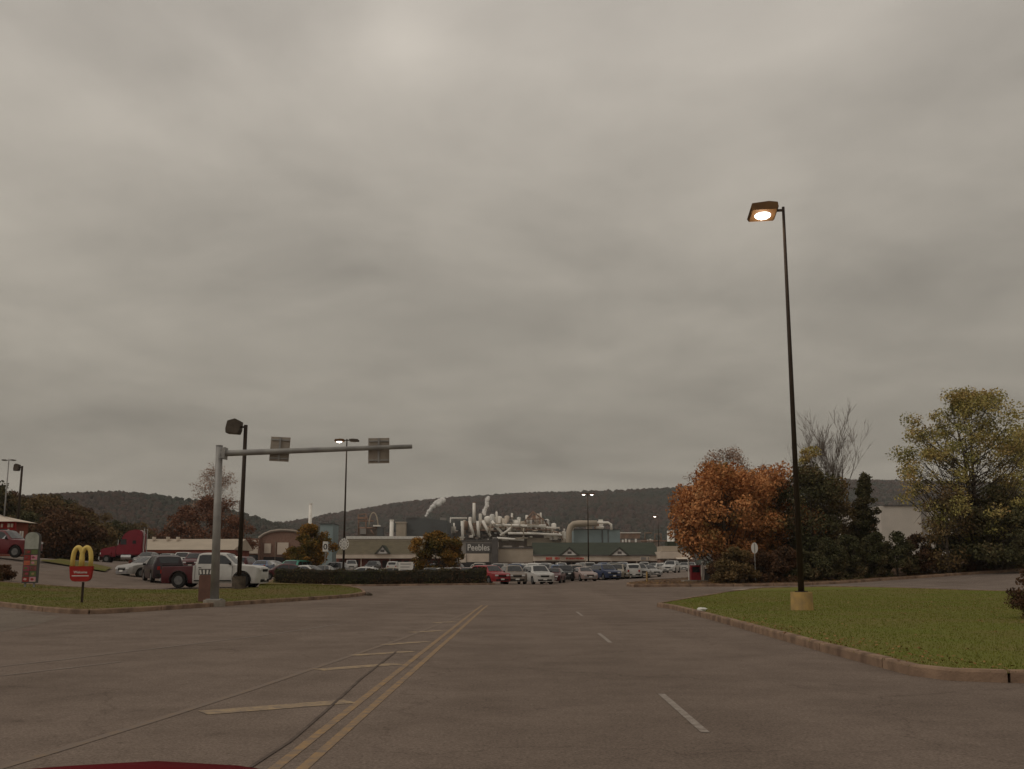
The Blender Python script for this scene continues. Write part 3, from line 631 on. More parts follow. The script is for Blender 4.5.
for (pxc,py0,py1,w_,tl,lb) in ((278.5,436,460.5,.78,R(3),'grey-backed road sign nearer the post on the gantry arm'),(378,437,462.5,.84,R(-1),'grey-backed road sign near the free end of the gantry arm')):
    f=(pxc-222)/(412-222); yb=gy-.5*f-.17; c0=P(pxc,py0,yb); c1=P(pxc,py1,yb); cz=(c0.z+c1.z)/2; hh=c0.z-c1.z
    s=thing('road_sign',lb,'road sign',(c0.x,yb,c1.z),0,'back-facing signs on the gantry')
    MB().cbox((c0.x,yb+.34,cz),(w_,.012,hh),tilt=tl).build('panel',M['signback'],s,bevel=.003)
    for k in (-.38,.38): MB().cbox((c0.x+math.sin(tl)*k*hh,yb+.31,cz+k*hh),(w_*.94,.04,.05),tilt=tl).build('crossbar',M['galv'],s)
    MB().cbox((c0.x,yb+.275,cz),(.07,.03,hh*.98),tilt=tl).build('bracket',M['galv'],s)
# ------------------------------------------------------------------ signs
# arches sign
sx,sy=G(81,602.5,.13); sz=H(sx,sy)+.13; k=(sy/FPX)/math.cos(PITCH)
t=thing('restaurant_sign','small red sign topped by yellow double arches on a short post in the grass','sign',(sx,sy,sz))
MB().cbox((sx+.03,sy,(sz+P(81,582,sy).z)/2),(.07,.07,P(81,582,sy).z-sz)).build('post',M['bronze'],t)
za,zb=P(0,581.5,sy).z,P(0,566.2,sy).z; xa,xb=X(70.4,sy),X(94,sy)
pl=[(xa,zb),(xa+.06,za+.12),(xa+.13,za+.03),(xa+.24,za)]; pl=pl+[(xb-.24,za),(xb-.13,za+.03),(xb-.06,za+.12),(xb,zb)]
face=MB().prism(pl,'y',sy-.08,sy+.08).build('sign_face',M['red'],t,bevel=.01)
text_mesh('lettering','Welcome',.13,M['white'],face,((xa+xb)/2,sy-.085,(za+zb)/2+.06),.01,width=.52)
MB().box(((xa+xb)/2-.32,sy-.088,(za+zb)/2-.09),((xa+xb)/2+.32,sy-.08,(za+zb)/2-.06)).build('underline',M['white'],face)
zt=P(0,546.5,sy).z; ar=MB()
for s_ in (0,1):
    cxm=X(77.6+s_*8.6,sy); hw=.185; pts=[]
    for i in range(17):
        a=PI*i/16; pts.append((cxm-hw*math.cos(a)*(1.0),sy,zb+(zt-zb-.04)*math.sin(a)**.55))
    ar.tube(pts,[.09]*17,8)
ar.build('arches',M['yellow'],t,True)
# poster sign
sx,sy=G(28.5,587,.13); sz=H(sx,sy)+.1; w2=(X(38.0,sy)-X(23.2,sy))/2
t=thing('poster_sign','tall narrow round-topped menu board covered in small food pictures','sign',(sx,sy,sz))
zt=P(0,532,sy).z; zb=P(0,583,sy).z; zs=P(0,537.5,sy).z
pl=[(sx-w2,zb),(sx+w2,zb),(sx+w2,zs)]+[(sx+w2*math.cos(a),zs+(zt-zs)*math.sin(a)) for a in np.linspace(.15,PI-.15,12)]+[(sx-w2,zs)]
MB().prism(pl,'y',sy,sy+.22).build('cabinet',M['dkgrey'],t)
pl2=[(sx+(a-sx)*.93,zb+(b-zb)*.985+.03) for a,b in pl]
zc=P(0,549,sy).z
fp=MB().prism([(a,max(b,zc)) for a,b in pl2 if b>zc-.01 or True],'y',sy-.02,sy+.005)
fp.build('header_panel',mat('header_face',(.42,.42,.38),(.30,.31,.27),2.5,.5),t)
cols=[(.30,.06,.05),(.35,.20,.10),(.12,.06,.05),(.48,.40,.30),(.34,.06,.08),(.13,.14,.06),(.40,.15,.08),(.25,.09,.10)]
cm=[mat('poster_picture',c,tuple(random.uniform(.4,1.5)*v for v in c),9,.5) for c in cols]
random.seed(4); rows=6; gh=(zc-zb-.06)/rows; cw=w2*1.84/2
for r_ in range(rows):
    for c_ in range(2):
        x0=sx-w2*.92+c_*cw; z0=zb+.05+r_*gh
        m_=cm[(r_*2+c_*3)%8]
        p_=MB().box((x0+.015,sy-.02,z0+.015),(x0+cw-.015,sy+.003,z0+gh-.02)).build('poster',m_,t)
        MB().ball((x0+cw/2+random.uniform(-.05,.05),sy-.022,z0+gh*.5),gh*.26,.15,10,6,(1.2,.08,.8)).build('picture',cm[(r_+c_*5+3)%8],p_)
for q in (-1,1): MB().box((sx+q*w2*.6-.04,sy+.06,sz-.1),(sx+q*w2*.6+.04,sy+.14,zb)).build('leg',M['galv'],t)
# low brown sign by the gantry
sx,sy=G(207.5,598,.13); sy=gy+1.2; sx=X(207.5,sy); sz=H(sx,sy)+.1
t=thing('kiosk_box','reddish-brown box with a white-lettered top beside the gantry post','box',(sx,sy,sz))
zt=P(0,575,sy).z; MB().box((sx-.25,sy-.2,sz-.1),(sx+.25,sy+.2,zt)).build('cabinet',mat('brown_box',(.20,.11,.085),(.15,.085,.07),3,.8),t,bevel=.02)
tp_=MB().box((sx-.29,sy-.16,zt+.002),(sx+.29,sy-.06,zt+.24)).build('header',M['dkgrey'],t)
for i in range(4): MB().cbox((sx-.21+.14*i,sy-.168,zt+.12),(.07,.012,.17),tilt=R(-12+8*i)).build('mark',M['white'],tp_)
# traffic signs further off
def post_sign(label,px,D,py0,py1,wpx,shape,m,name='road_sign',lines=0,cat='road sign',txt=None,txtm='greytext'):
    x=X(px,D); z=H(x,D); k=D/FPX; t=thing(name,label,cat,(x,D,z)); z1=P(0,py0,D).z; z0=P(0,py1,D).z; w=wpx*k; pm=MB()
    pm.cbox((x,D+.04,(z+z1)/2-.02),(.06,.05,z1-z)).build('post',M['galv'],t)
    if shape=='rect': f=MB().box((x-w/2,D-.02,z0),(x+w/2,D+.012,z1)).build('panel',m,t)
    else:
        c=(z0+z1)/2; n8=8 if shape=='oct' else 24
        f=MB().prism([(x+w/2*math.cos(a),c+(z1-z0)/2*math.sin(a)) for a in [2*PI*(i+.5)/n8 for i in range(n8)]],'y',D-.02,D+.012).build('panel',m,t)
    if txt:
        L_=txt.split('|'); hh=(z1-z0)
        for i,s in enumerate(L_): text_mesh('lettering',s,hh*.8/len(L_),M[txtm],f,(x,D-.026,z1-hh*(i+.55)/len(L_)),.006,width=w*.75)
    return t
post_sign('white upright traffic sign on a post in front of the amber-green tree',325,93,541.5,551.5,5.2,'rect',M['white'],lines=1,txt='0',txtm='arch')
NBD=86.95
t=thing('notice_board','white rectangular notice board standing in the hedge','sign',(X(406,NBD),NBD,H(X(406,NBD),NBD)))
x=X(406,NBD); z0=P(0,572.5,NBD).z; z1=P(0,562,NBD).z
f=MB().box((x-.6,NBD-.05,z0),(x+.6,NBD,z1)).build('panel',M['white'],t)
for i in range(3): MB().box((x-.45,NBD-.058,z1-.2-.24*i),(x+.4-.1*i,NBD-.05,z1-.13-.24*i)).build('faded_line',M['greytext'],f)
for q in (-.45,.45): MB().box((x+q-.04,NBD+.01,H(x,NBD)-.1),(x+q+.04,NBD+.06,z1)).build('post',M['white'],t)
t=post_sign('pale upright oval sign with a dark bar, on a post against the orange maple',755,79,542.5,553.5,6.5,'oval',M['white'])
MB().box((X(755,79)-.035,78.965,P(0,552.5,79).z),(X(755,79)+.03,78.975,P(0,543.5,79).z)).build('bar',M['galv'],t)
# bollard and red kiosk at the bed tip
x,D=X(646.5,90),90; z=H(x,D)
t=thing('bollard','yellow bollard post at the edge of the car park left of the red kiosk','bollard',(x,D,z)); 
MB().tube([(x,D,z),(x,D,z+.95),(x,D,z+1.02)],[.08,.08,.03],12).build('pipe',M['yellowbase'],t); MB().tube([(x,D,z-.05),(x,D,z+.04)],[.16,.16],12).build('footing',M['concrete'],t)
D=88; x=X(695.5,D); z=H(x,D)+.1
t=thing('kiosk','small dark red kiosk with white post on a concrete pad','kiosk',(x,D,z))
MB().box((x-1.1,D-.9,z-.15),(x+1.9,D+.9,z+.12)).build('pad',M['concrete'],t)
MB().box((x-.45,D-.35,z+.12),(x+.35,D+.35,z+1.35)).build('cabinet',mat('dark_red_panel',(.28,.03,.035),(.2,.025,.03),3,.5),t,bevel=.02)
MB().box((x-.35,D-.362,z+.75),(x+.25,D-.352,z+1.2)).build('display',M['shop'],t)
MB().tube([(x+.55,D-.2,z+.12),(x+.55,D-.2,z+1.5)],.06,8).ball((x+.55,D-.2,z+1.56),.12).build('post',M['white'],t)
MB().tube([(x-.6,D-.1,z+.12),(x-.6,D-.1,z+1.75)],.05,8).ball((x-.6,D-.1,z+1.8),.1).build('pole',M['white'],t)
MB().box((x+.75,D-.1,z+.12),(x+1.25,D+.3,z+1.05)).build('bin',M['dkgrey'],t); MB().tube([(x+1.4,D-.1,z+.12),(x+1.4,D-.1,z+1.35)],.05,8).build('rail_post',M['tan'],t)
# decoration on the twin lamp
x,D=X(345.5,97.7),97.7
t=thing('banner','round white lattice decoration fixed on the twin-headed lamp post','decoration',(x-.2,D,P(0,551,D).z)); mb=MB(); zc=P(0,544,D).z
for i in range(6):
    a=i*PI/6; mb.tube([(x-.15-.42*math.cos(a),D-.1,zc-.55*math.sin(a)),(x-.15+.42*math.cos(a),D-.1,zc+.55*math.sin(a))],.05,5)
for rr_ in (.22,.42): mb.tube([(x-.15+rr_*math.cos(a),D-.1,zc+rr_*1.1*math.sin(a)) for a in np.linspace(0,2*PI,19)],.035,5)
mb.build('lattice',M['white'],t); MB().box((x-.15,D-.08,zc-.03),(x+.02,D+.26,zc+.03)).build('bracket',M['galv'],t)
# litter and small things on the ground
for (px,py,lb,s_) in ((742,590,'pale flattened cardboard lying by the kerb of the side road',.5),(702,615.5,'small white scrap of paper on the lawn edge',.12),(324,583.5,'white carrier bag lying at the foot of the hedge',.22),(330,583.5,'smaller white bag lying right of the other bag at the hedge foot',.18)):
    x,y=G(px,py); mb=MB(); z=H(x,y)+(.14 if px==702 else .02)
    if s_>.4: mb.add([(x-.9,y-.9,z),(x-.1,y-1.0,z+.02),(x+.9,y+.9,z+.03),(x+.1,y+1.0,z)],[(0,1,2,3)]); mb.add([(x-.9,y-.9,z+.02),(x-.1,y-1.0,z+.04),(x+.9,y+.9,z+.05),(x+.1,y+1.0,z+.02)],[(0,1,2,3)])
    else: mb.ball((x,y-.3 if px<400 else y,z+s_*.4),s_,.25,8,5,(1.4,1,.6))
    tag(mb.build('litter',M['cream'] if s_>.4 else M['white']),lb,'litter')
x,y=G(369,595.2); tag(MB().ball((x,y-.2,H(x,y)+.05),.14,.3,7,4,(1.6,1,.6)).build('stone',M['bark']),'small dark lump lying at the tip of the left kerb','stone')
x,y=RD(5.62,15.35); dm=MB().box((x-.05,y-.3,.02),(x+.25,y+.1,.05))
# ------------------------------------------------------------------ vehicles
SPEC={
 'sedan':dict(W=1.80,top=[(-2.35,.62),(-2.32,.93),(-1.75,1.02),(-1.0,1.38),(-.5,1.45),(.15,1.45),(.4,1.40),(1.1,1.0),(2.0,.86),(2.3,.72),(2.36,.5)],belt=.93,ax=(-1.42,1.42),wr=.32,win=(-1.35,.85),ws=(.38,1.02),rw=(-1.66,-1.02),tumble=.70),
 'suv':dict(W=1.88,top=[(-2.32,.62),(-2.3,1.08),(-2.1,1.6),(-1.7,1.70),(.2,1.70),(.45,1.63),(1.1,1.13),(2.05,1.02),(2.3,.88),(2.36,.55)],belt=1.08,ax=(-1.4,1.42),wr=.37,win=(-2.0,.85),ws=(.44,1.04),rw=(-2.26,-2.12),tumble=.76),
 'van':dict(W=1.92,top=[(-2.5,.6),(-2.48,1.1),(-2.35,1.66),(-2.1,1.75),(.7,1.75),(1.0,1.66),(1.75,1.12),(2.3,.95),(2.5,.8),(2.54,.5)],belt=1.08,ax=(-1.55,1.6),wr=.34,win=(-2.25,1.3),ws=(.99,1.68),rw=(-2.44,-2.36),tumble=.8),
 'hatch':dict(W=1.74,top=[(-1.98,.6),(-1.96,.98),(-1.6,1.38),(-1.2,1.48),(.2,1.5),(.5,1.44),(1.2,1.0),(1.85,.84),(2.02,.68),(2.05,.48)],belt=.95,ax=(-1.25,1.28),wr=.31,win=(-1.5,.95),ws=(.49,1.12),rw=(-1.9,-1.62),tumble=.74),
 'pickup':dict(W=1.98,top=[(-2.9,.7),(-2.88,1.18),(-.95,1.22),(-.85,1.30),(-.72,1.86),(-.5,1.93),(.55,1.93),(.8,1.86),(1.42,1.30),(2.5,1.22),(2.76,1.12),(2.84,.95),(2.86,.62)],belt=1.27,ax=(-1.75,1.85),wr=.42,win=(-.70,1.25),ws=(.78,1.38),rw=None,tumble=.80),
}
def lerp_prof(pr,x):
    if x<=pr[0][0]: return pr[0][1]
    for a,b in zip(pr,pr[1:]):
        if x<=b[0]: return a[1]+(b[1]-a[1])*(x-a[0])/(b[0]-a[0]+1e-9)
    return pr[-1][1]
def vehicle(kind,label,body,loc,rz,group=None,name='parked_car',cat='car',second=None,fine=False):
    S_=SPEC[kind]; W2=S_['W']/2; top=S_['top']; x0,x1=top[0][0],top[-1][0]; belt=S_['belt']; wr=S_['wr']; ax=S_['ax']
    xs=set(a for a,b in top); k=x0
    while k<x1: xs.add(round(k,3)); k+=.14 if not fine else .07
    xs=sorted(xs)
    def zt(x): return lerp_prof(top,x)
    def gh(x): return min(1,max(0,(zt(x)-belt)/(max(b for a,b in top)-belt)))
    def sec(x):
        z=zt(x); g=gh(x); e=min(1,(x-x0)/.35+.55,(x1-x)/.45+.6); w=W2*min(1,e)
        zb=.26
        for a in ax:
            dd=(wr+.07)**2-(x-a)**2
            if dd>0: zb=max(zb,wr+math.sqrt(dd)*.98)
        zb=min(zb,z-.08); zbelt=min(belt,z-.05)
        wt=w*(1-g*(1-S_['tumble']))*.95
        zm=max(zb+.02,min(.62,zbelt-.03))
        return [(0,zb),(w*.93,zb),(w*.985,max(zb+.01,.4) if zb<.4 else zb+.01),(w,max(zm,zb+.02)),(w*.975,max(zbelt,zb+.03)),(wt,z-.06 if g>.02 else z-.025),(wt*.86,z-.01),(0,z+.015)]
    def body_mesh(xa,xb,closed=True):
        mb=MB(); ss=[x for x in xs if xa-1e-6<=x<=xb+1e-6]; m=8
        for x in ss:
            r=sec(x); ring=r+[(-a,b) for a,b in r[-2:0:-1]]
            for a,b in ring: mb.v.append((x,a,b))
        n_=len(ring)
        for i in range(len(ss)-1):
            for j in range(n_): mb.f.append((i*n_+j,i*n_+(j+1)%n_,(i+1)*n_+(j+1)%n_,(i+1)*n_+j))
        mb.f+= [tuple(range(n_)),tuple((len(ss)-1)*n_+j for j in range(n_-1,-1,-1))]
        return mb
    t=thing(name,label,cat,(0,0,0),0,group)
    if second and kind=='pickup':
        b=body_mesh(-.95,x1).build('body',body,t,True); b2=body_mesh(x0,-.95).build('truck_bed',second,t,True)
        parts=[b,b2]
    else: parts=[body_mesh(x0,x1).build('body',body,t,True)]
    for b in parts:
        b.data.set_sharp_from_angle(angle=R(35))
    bd=parts[0]
    if kind=='pickup': MB().box((x0+.12,-W2*.8,1.10),(-1.02,W2*.8,1.232)).build('bed_cover',M['arch'],t)
    # side glass
    wa,wb=S_['win']; splits=[wa,(wa*.55+wb*.45),wb] if kind!='van' and kind!='suv' else [wa,wa*.67+wb*.33,wa*.33+wb*.67,wb]
    for s in (-1,1):
        for a,b in zip(splits,splits[1:]):
            mb=MB(); q=np.linspace(a+.035,b-.035,6); row=[]
            for x in q:
                r=sec(x); lo=r[4]; hi=r[5]; g=gh(x)
                def pt(f): return (x,s*(lo[0]+(hi[0]-lo[0])*f+.006),lo[1]+(hi[1]-lo[1])*f)
                row.append((pt(.08),pt(.90 if hi[1]-lo[1]>.15 else .3)))
            for c,d in zip(row,row[1:]): mb.add([c[0],d[0],d[1],c[1]],[(0,1,2,3)])
            mb.build('side_window',M['glass'],t)
    for nm,rg in (('windshield',S_['ws']),('rear_window',S_['rw'])):
        if not rg: continue
        mb=MB(); a,b=rg; q=np.linspace(a,b,5); row=[]
        for x in q:
            r=sec(x); wt=r[5][0]; sg=1 if nm=='windshield' else -1; row.append([(x+.012*sg,-wt*.80,r[6][1]+.014),(x+.012*sg,0,r[7][1]+.016),(x+.012*sg,wt*.80,r[6][1]+.014)])
        for c,d in zip(row,row[1:]):
            for j in (0,1): mb.add([c[j],d[j],d[j+1],c[j+1]],[(0,1,2,3)])
        mb.build(nm,M['glass'],t)
    zf=zt(x1-.12)
    for s in (-1,1):
        MB().cbox((x1-.05,s*W2*.60,zt(x1-.1)-.10),(.10,W2*.32,.13)).build('headlight',M['hl'],t,bevel=.02)
        MB().cbox((x0+.03,s*W2*.66,min(belt,.95)-.06),(.08,W2*.2,.22)).build('taillight',M['tl'],t,bevel=.015)
        zz_=belt+.06; xm=S_['ws'][1]-.2
        MB().cbox((xm,s*(W2*.97+.09),zz_),(.10,.19,.13)).build('mirror',M['arch'],t,bevel=.02)
    MB().cbox((x1-.02,0,zt(x1-.1)-.16),(.06,W2*.8,.14)).build('grille',M['arch'],t)
    MB().cbox((x1-.03,0,.40),(.10,W2*1.35,.16)).build('front_bumper',M['arch'] if kind in('suv','pickup') else M['greytext'],t,bevel=.02)
    MB().cbox((x0+.02,0,.45),(.10,W2*1.6,.16)).build('rear_bumper',M['chrome'] if kind=='pickup' else M['arch'],t,bevel=.02)
    for p_,sgn in ((x1+.02,1),(x0-.03,-1)): MB().cbox((p_+.02*sgn,0,.47),(.01,.36,.13)).build('number_plate',M['white'],t)
    for a in ax:
        for s in (-1,1):
            yo=s*(W2-.01); mb=MB(); mb.tube([(a,yo-s*.22,wr),(a,yo-s*.02,wr),(a,yo,wr)],[wr,wr,wr*.93],18)
            w=mb.build('wheel',M['black'],t); MB().tube([(a,yo-s*.05,wr),(a,yo+s*.006,wr)],[wr*.62,wr*.58],14).build('rim',M['rim'],w)
    if fine:
        for s in (-1,1):
            for xq,z0_,z1_ in ((-.82,.5,1.28),(.28,.48,1.24),(1.30,.48,1.20)):
                r_=sec(xq); MB().cbox((xq,s*(W2+.001),(z0_+z1_)/2),(.014,.012,z1_-z0_)).build('door_seam',M['arch'],t)
            for xq in (-.55,.45): MB().cbox((xq,s*(W2+.02),1.12),(.16,.03,.03)).build('door_handle',M['arch'],t)
            MB().cbox((.2,s*(W2-.03),.40),(2.1,.10,.06)).build('running_board',M['arch'],t)
            for a in ax: 
                MB().tube([(a+(wr+.09)*math.cos(q),s*(W2+.012),wr+(wr+.09)*math.sin(q)) for q in np.linspace(-.1,PI+.1,15)],.028,6).build('wheel_arch',M['arch'],t)
    t.location=loc; t.rotation_euler=(0,0,rz)
    bd.material_slots[0].link='OBJECT'; bd.material_slots[0].material=body
    return t
PC={k:paint('paint_'+k,c) for k,c in dict(white=(.52,.505,.475),silver=(.30,.285,.265),grey=(.17,.165,.16),black=(.02,.02,.022),red=(.30,.022,.026),maroon=(.085,.016,.02),navy=(.03,.045,.10),beige=(.28,.24,.185),green=(.05,.25,.18),pink=(.33,.24,.215),tan=(.23,.185,.15),blue=(.06,.10,.2)).items()}
# the pickup and neighbours on the left
D=59.5; x=(X(165,D)+X(267,D))/2+.02; 
truck=vehicle('pickup','white-cabbed pickup truck with dark maroon load bed, parked side-on behind the left grass','white' and PC['white'],(x,D,H(x,D)),R(-5),name='pickup_truck',cat='pickup truck',second=PC['maroon'],fine=True)
for s in (-1,1): 
    MB().cbox((1.2-.05,0,0),(0,0,0)) if False else None
D=68; x=X(163,D); vehicle('suv','dark maroon sport utility car half hidden behind the pickup load bed',paint('paint_darkmaroon',(.028,.013,.017)),(x,D,H(x,D)),R(118))
D=75; x=X(150,D); vehicle('sedan','silver saloon car nosing out left of the maroon car',PC['silver'],(x,D,H(x,D)),R(238))
D=74; x=X(-2,D); vehicle('pickup','dark red pickup truck cut by the left edge beside the restaurant',paint('paint_deepred',(.13,.014,.018)),(x,D,H(x,D)),R(-8),name='pickup_truck',cat='pickup truck')
protos={}
def place(kind,colour,px,D,rz,label,group):
    if kind not in protos:
        protos[kind]=vehicle(kind,label,PC[colour],(0,0,0),0,group,name='parked_car' if kind!='pickup' else 'pickup_truck',cat='car' if kind!='pickup' else 'pickup truck'); index_children(); o=protos[kind]
    else:
        o=copy_tree(protos[kind]); 
    x=X(px,D); o.location=(x,D,H(x,D)); o.rotation_euler=(0,0,rz); o['label']=label; o['group']=group
    for ch in o.children if o is protos[kind] else [c for c in bpy.data.objects if c.parent==o]:
        if ch.name.startswith('body'): ch.material_slots[0].link='OBJECT'; ch.material_slots[0].material=PC[colour]
    return o
FR='cars in the front row of the car park'
front=[('suv','red',490,97,R(-60),'bright red sport utility car just right of the hedge end'),('suv','tan',513,98,R(-80),'tan-grey sport utility car between the bright red and the white one'),
 ('suv','white',537.5,96,R(-75),'bright white sport utility car, nearest in the front row, facing the road'),('sedan','maroon',554,104,R(-100),'maroon saloon right of the bright white front car'),
 ('suv','black',565,114,R(-95),'black sport utility car between maroon saloon and pinkish car'),('sedan','pink',583,112,R(-75),'pinkish-silver saloon in the front row under the twin-lit lamp post'),
 ('sedan','white',596,122,R(-95),'white saloon squeezed between pinkish and navy cars'),('suv','navy',605,117,R(-70),'navy blue sport utility car in the front row'),
 ('van','beige',617,123,R(-100),'beige minivan right of the navy car'),('sedan','black',628,126,R(-85),'black saloon between beige minivan and silver car'),('suv','silver',638,125,R(-80),'silver sport utility car at the right end of the front row'),
 ('sedan','silver',647.5,128,R(-70),'silver saloon just past the right end of the front row')]
for a in front: place(*a,FR)
BR='cars behind the hedge'
back=[('sedan','silver',269,128,R(160),'silver saloon beyond the nose of the white pickup'),('sedan','maroon',284,96,R(-160),'maroon saloon at the left end of the hedge'),('van','green',295,101,R(-100),'green van rising above the left end of the hedge'),
 ('sedan','white',309,96,R(-30),'white saloon behind the hedge below the amber-green tree'),('sedan','silver',324,97,R(-90),'silver saloon behind the hedge below the white traffic sign'),('suv','grey',336,105,R(-90),'grey sport utility car behind the hedge beside the twin-headed lamp post'),
 ('sedan','white',364,97,R(175),'white saloon side-on behind the hedge below the mall gable'),('sedan','beige',391,99,R(175),'beige saloon side-on behind the hedge left of the notice board'),('suv','white',419,104,R(-90),'white sport utility car behind the hedge right of the notice board'),
 ('sedan','silver',431,97,R(-90),'silver saloon behind the hedge under the orange-topped tree'),('sedan','white',445,97,R(-50),'white saloon behind the hedge right of the orange-topped tree trunk'),('hatch','white',455,100,R(-70),'white hatchback, third from the right end of the hedge'),('hatch','pink',466,99,R(-80),'pinkish hatchback behind the right end of the hedge'),('hatch','silver',475,101,R(-90),'silver hatchback between the hedge end and the bright red car')]
for a in back: place(*a,BR)
far=[('sedan','white',654,158,R(-120),'white saloon beyond the yellow bollard'),('suv','white',671,150,R(-110),'white sport utility car left of the red kiosk'),('sedan','white',664,168,R(-60),'white saloon half hidden behind the white car left of the red kiosk'),('sedan','silver',684,170,R(-100),'silver saloon just left of the red kiosk'),('hatch','white',691,180,R(-100),'white hatchback partly behind the red kiosk')]
for a in far: place(*a,'far cars near the red kiosk')
random.seed(11)
ordn=['first','second','third','fourth','fifth','sixth','seventh','eighth','ninth','tenth','eleventh','twelfth','thirteenth','fourteenth','fifteenth','sixteenth']
kn={'sedan':'saloon','suv':'crossover car','van':'minivan','hatch':'hatchback'}
for (D,p0,p1,n_,row) in ((124,500,634,10,'second'),(146,480,640,13,'third'),(172,350,645,15,'far'),(112,150,262,8,'left lot')):
    for i in range(n_):
        px=p0+(p1-p0)*i/(n_-1)+random.uniform(-2,2); kd=random.choice(['sedan','suv','sedan','hatch','van','suv']); c=random.choice(['white','silver','grey','black','beige','maroon','white','silver','tan','blue'])
        place(kd,c,px,D+random.uniform(-2,2),R(random.choice([-90,90])+random.uniform(-12,12)),'%s %s, %s from the left in the %s row of parked cars'%(c,kn[kd],ordn[i],row),'cars in the %s row'%row)
# red semi tractor
D=118; x=X(122,D); z=H(x,D)
t=thing('truck_cab','bright red long-nosed lorry tractor with tall sleeper cab facing left','truck',(0,0,0))
rd=paint('paint_truckred',(.22,.014,.028)); 
MB().prism([(-.7,.95),(-.7,2.05),(-.35,2.15),(.25,3.35),(.9,3.85),(1.9,4.0),(2.6,3.95),(2.95,3.7),(3.05,3.2),(3.0,.95)],'y',-1.15,1.15).build('cab',rd,t,bevel=.12)
MB().prism([(-2.9,.75),(-2.95,1.35),(-2.75,1.7),(-.72,2.05),(-.72,.75)],'y',-.95,.95).build('hood',rd,t,bevel=.08)
for s in (-1,1):
    MB().box((-.1,s*1.156-.004,2.2),(.75,s*1.156+.004,2.85)).build('side_window',M['glass'],t); MB().box((1.6,s*1.156-.004,2.3),(2.1,s*1.156+.004,2.7)).build('sleeper_window',M['glass'],t)
    MB().cbox((-.35,s*1.35,2.45),(.12,.2,.6)).build('mirror',M['chrome'],t,bevel=.03)
    MB().tube([(.1,s*1.0,.72),(1.5,s*1.0,.72)],.33,14).build('fuel_tank',M['chrome'],t); MB().tube([(3.15,s*.95,1.0),(3.15,s*.95,4.1)],.08,8).build('exhaust_stack',M['chrome'],t)
    MB().box((-2.6,s*.9,.95),(-1.3,s*1.18,1.3)).build('fender',rd,t,bevel=.05); MB().cbox((-2.85,s*.85,1.15),(.12,.3,.22)).build('headlight',M['hl'],t)
    for a in (-1.95,3.3,4.6):
        yo=s*1.12; w=MB().tube([(a,yo-s*.3,.5),(a,yo-s*.03,.5),(a,yo,.5)],[.5,.5,.46],18).build('wheel',M['black'],t); MB().tube([(a,yo-s*.1,.5),(a,yo+s*.01,.5)],[.3,.27],14).build('rim',M['rim'],w)
MB().prism([(-.55,2.2),(-.5,2.24),(.18,3.32),(.13,3.36)],'y',-1.0,1.0).build('windshield',M['glass'],t)
MB().box((-3.1,-1.1,.4),(-2.92,1.1,.8)).build('front_bumper',M['chrome'],t,bevel=.03); MB().box((-2.99,-.5,.85),(-2.94,.5,1.55)).build('grille',M['chrome'],t)
MB().box((-2.6,-.45,.6),(5.2,-.25,.9)).box((-2.6,.25,.6),(5.2,.45,.9)).build('chassis',M['arch'],t)
t.location=(x,D,z); t.rotation_euler=(0,0,R(8)); t.scale=(.76,.85,.93)
# the observer's own red car bonnet
t=thing('red_car','glossy red car bonnet just below the camera at the lower left','car',(-.55,1.0,0))
hm=MB(); W_=1.0; pr=[(.2,1.275),(.55,1.27),(.95,1.26),(1.25,1.245),(1.45,1.215),(1.55,1.10),(1.6,.8),(1.6,.42)]
nw=15
for (yy1,z) in pr:
    for i in range(nw):
        f=-1+2*i/(nw-1); drop=.30*abs(f)**1.9
        hm.v.append((-.62+f*W_, yy1+.05*(1-f*f)-.05+(1.0 if False else .45), z-drop+.002))
for i in range(len(pr)-1):
    for j in range(nw-1): hm.f.append((i*nw+j,i*nw+j+1,(i+1)*nw+j+1,(i+1)*nw+j))
bon=mat('paint_bonnet',(.11,.003,.007),(.095,.003,.006),2.5,.7,spec=.02)
BON=hm
hob=hm.build('bonnet',bon,t,True)
mb=MB()
for s in (-1,1): mb.box((-.64+s*1.0-.02,.0,.35),(-.64+s*1.0+.02,2.0,1.04))
mb.build('side_panel',bon,t)
for s in (-1,1): w=MB().tube([(-.55+s*.98,.95,.36),(-.55+s*.76,.95,.36)],.36,20).build('wheel',M['black'],t)
# ------------------------------------------------------------------ buildings
def bb(mb,p0,p1,yt,yb,D,dep): 
    a=P(p0,yb,D); b=P(p1,yt,D); return mb.box((a.x,D,a.z),(b.x,D+dep,b.z))
def part(t,name,m,p0,p1,yt,yb,D,dep,bevel=0): return bb(MB(),p0,p1,yt,yb,D,dep).build(name,M[m] if isinstance(m,str) else m,t,bevel=bevel)
def bld(name,label,pc,D,cat='building'): 
    x=X(pc,D); return thing(name,label,cat,(x,D,H(x,D)))
def roof(t,name,m,p0,p1,yr,ye,D,dep,over=1.0,back=True):
    """front slope from eave (ye at D-over) up to ridge (yr at D+dep)"""
    e0=P(p0,ye,D-over); e1=P(p1,ye,D-over); r0=P(p0,yr,D+dep); r1=P(p1,yr,D+dep); xa,xb=e0.x,e1.x; zb=e0.z
    mb=MB(); y2=D+2*dep
    mb.add([(xa,D-over,zb),(xb,D-over,zb),(xb,D+dep,r1.z),(xa,D+dep,r0.z),(xa,y2,zb),(xb,y2,zb)],[(0,1,2,3),(3,2,5,4),(0,3,4),(1,5,2),(0,4,5,1)])
    return mb.build(name,M[m],t)
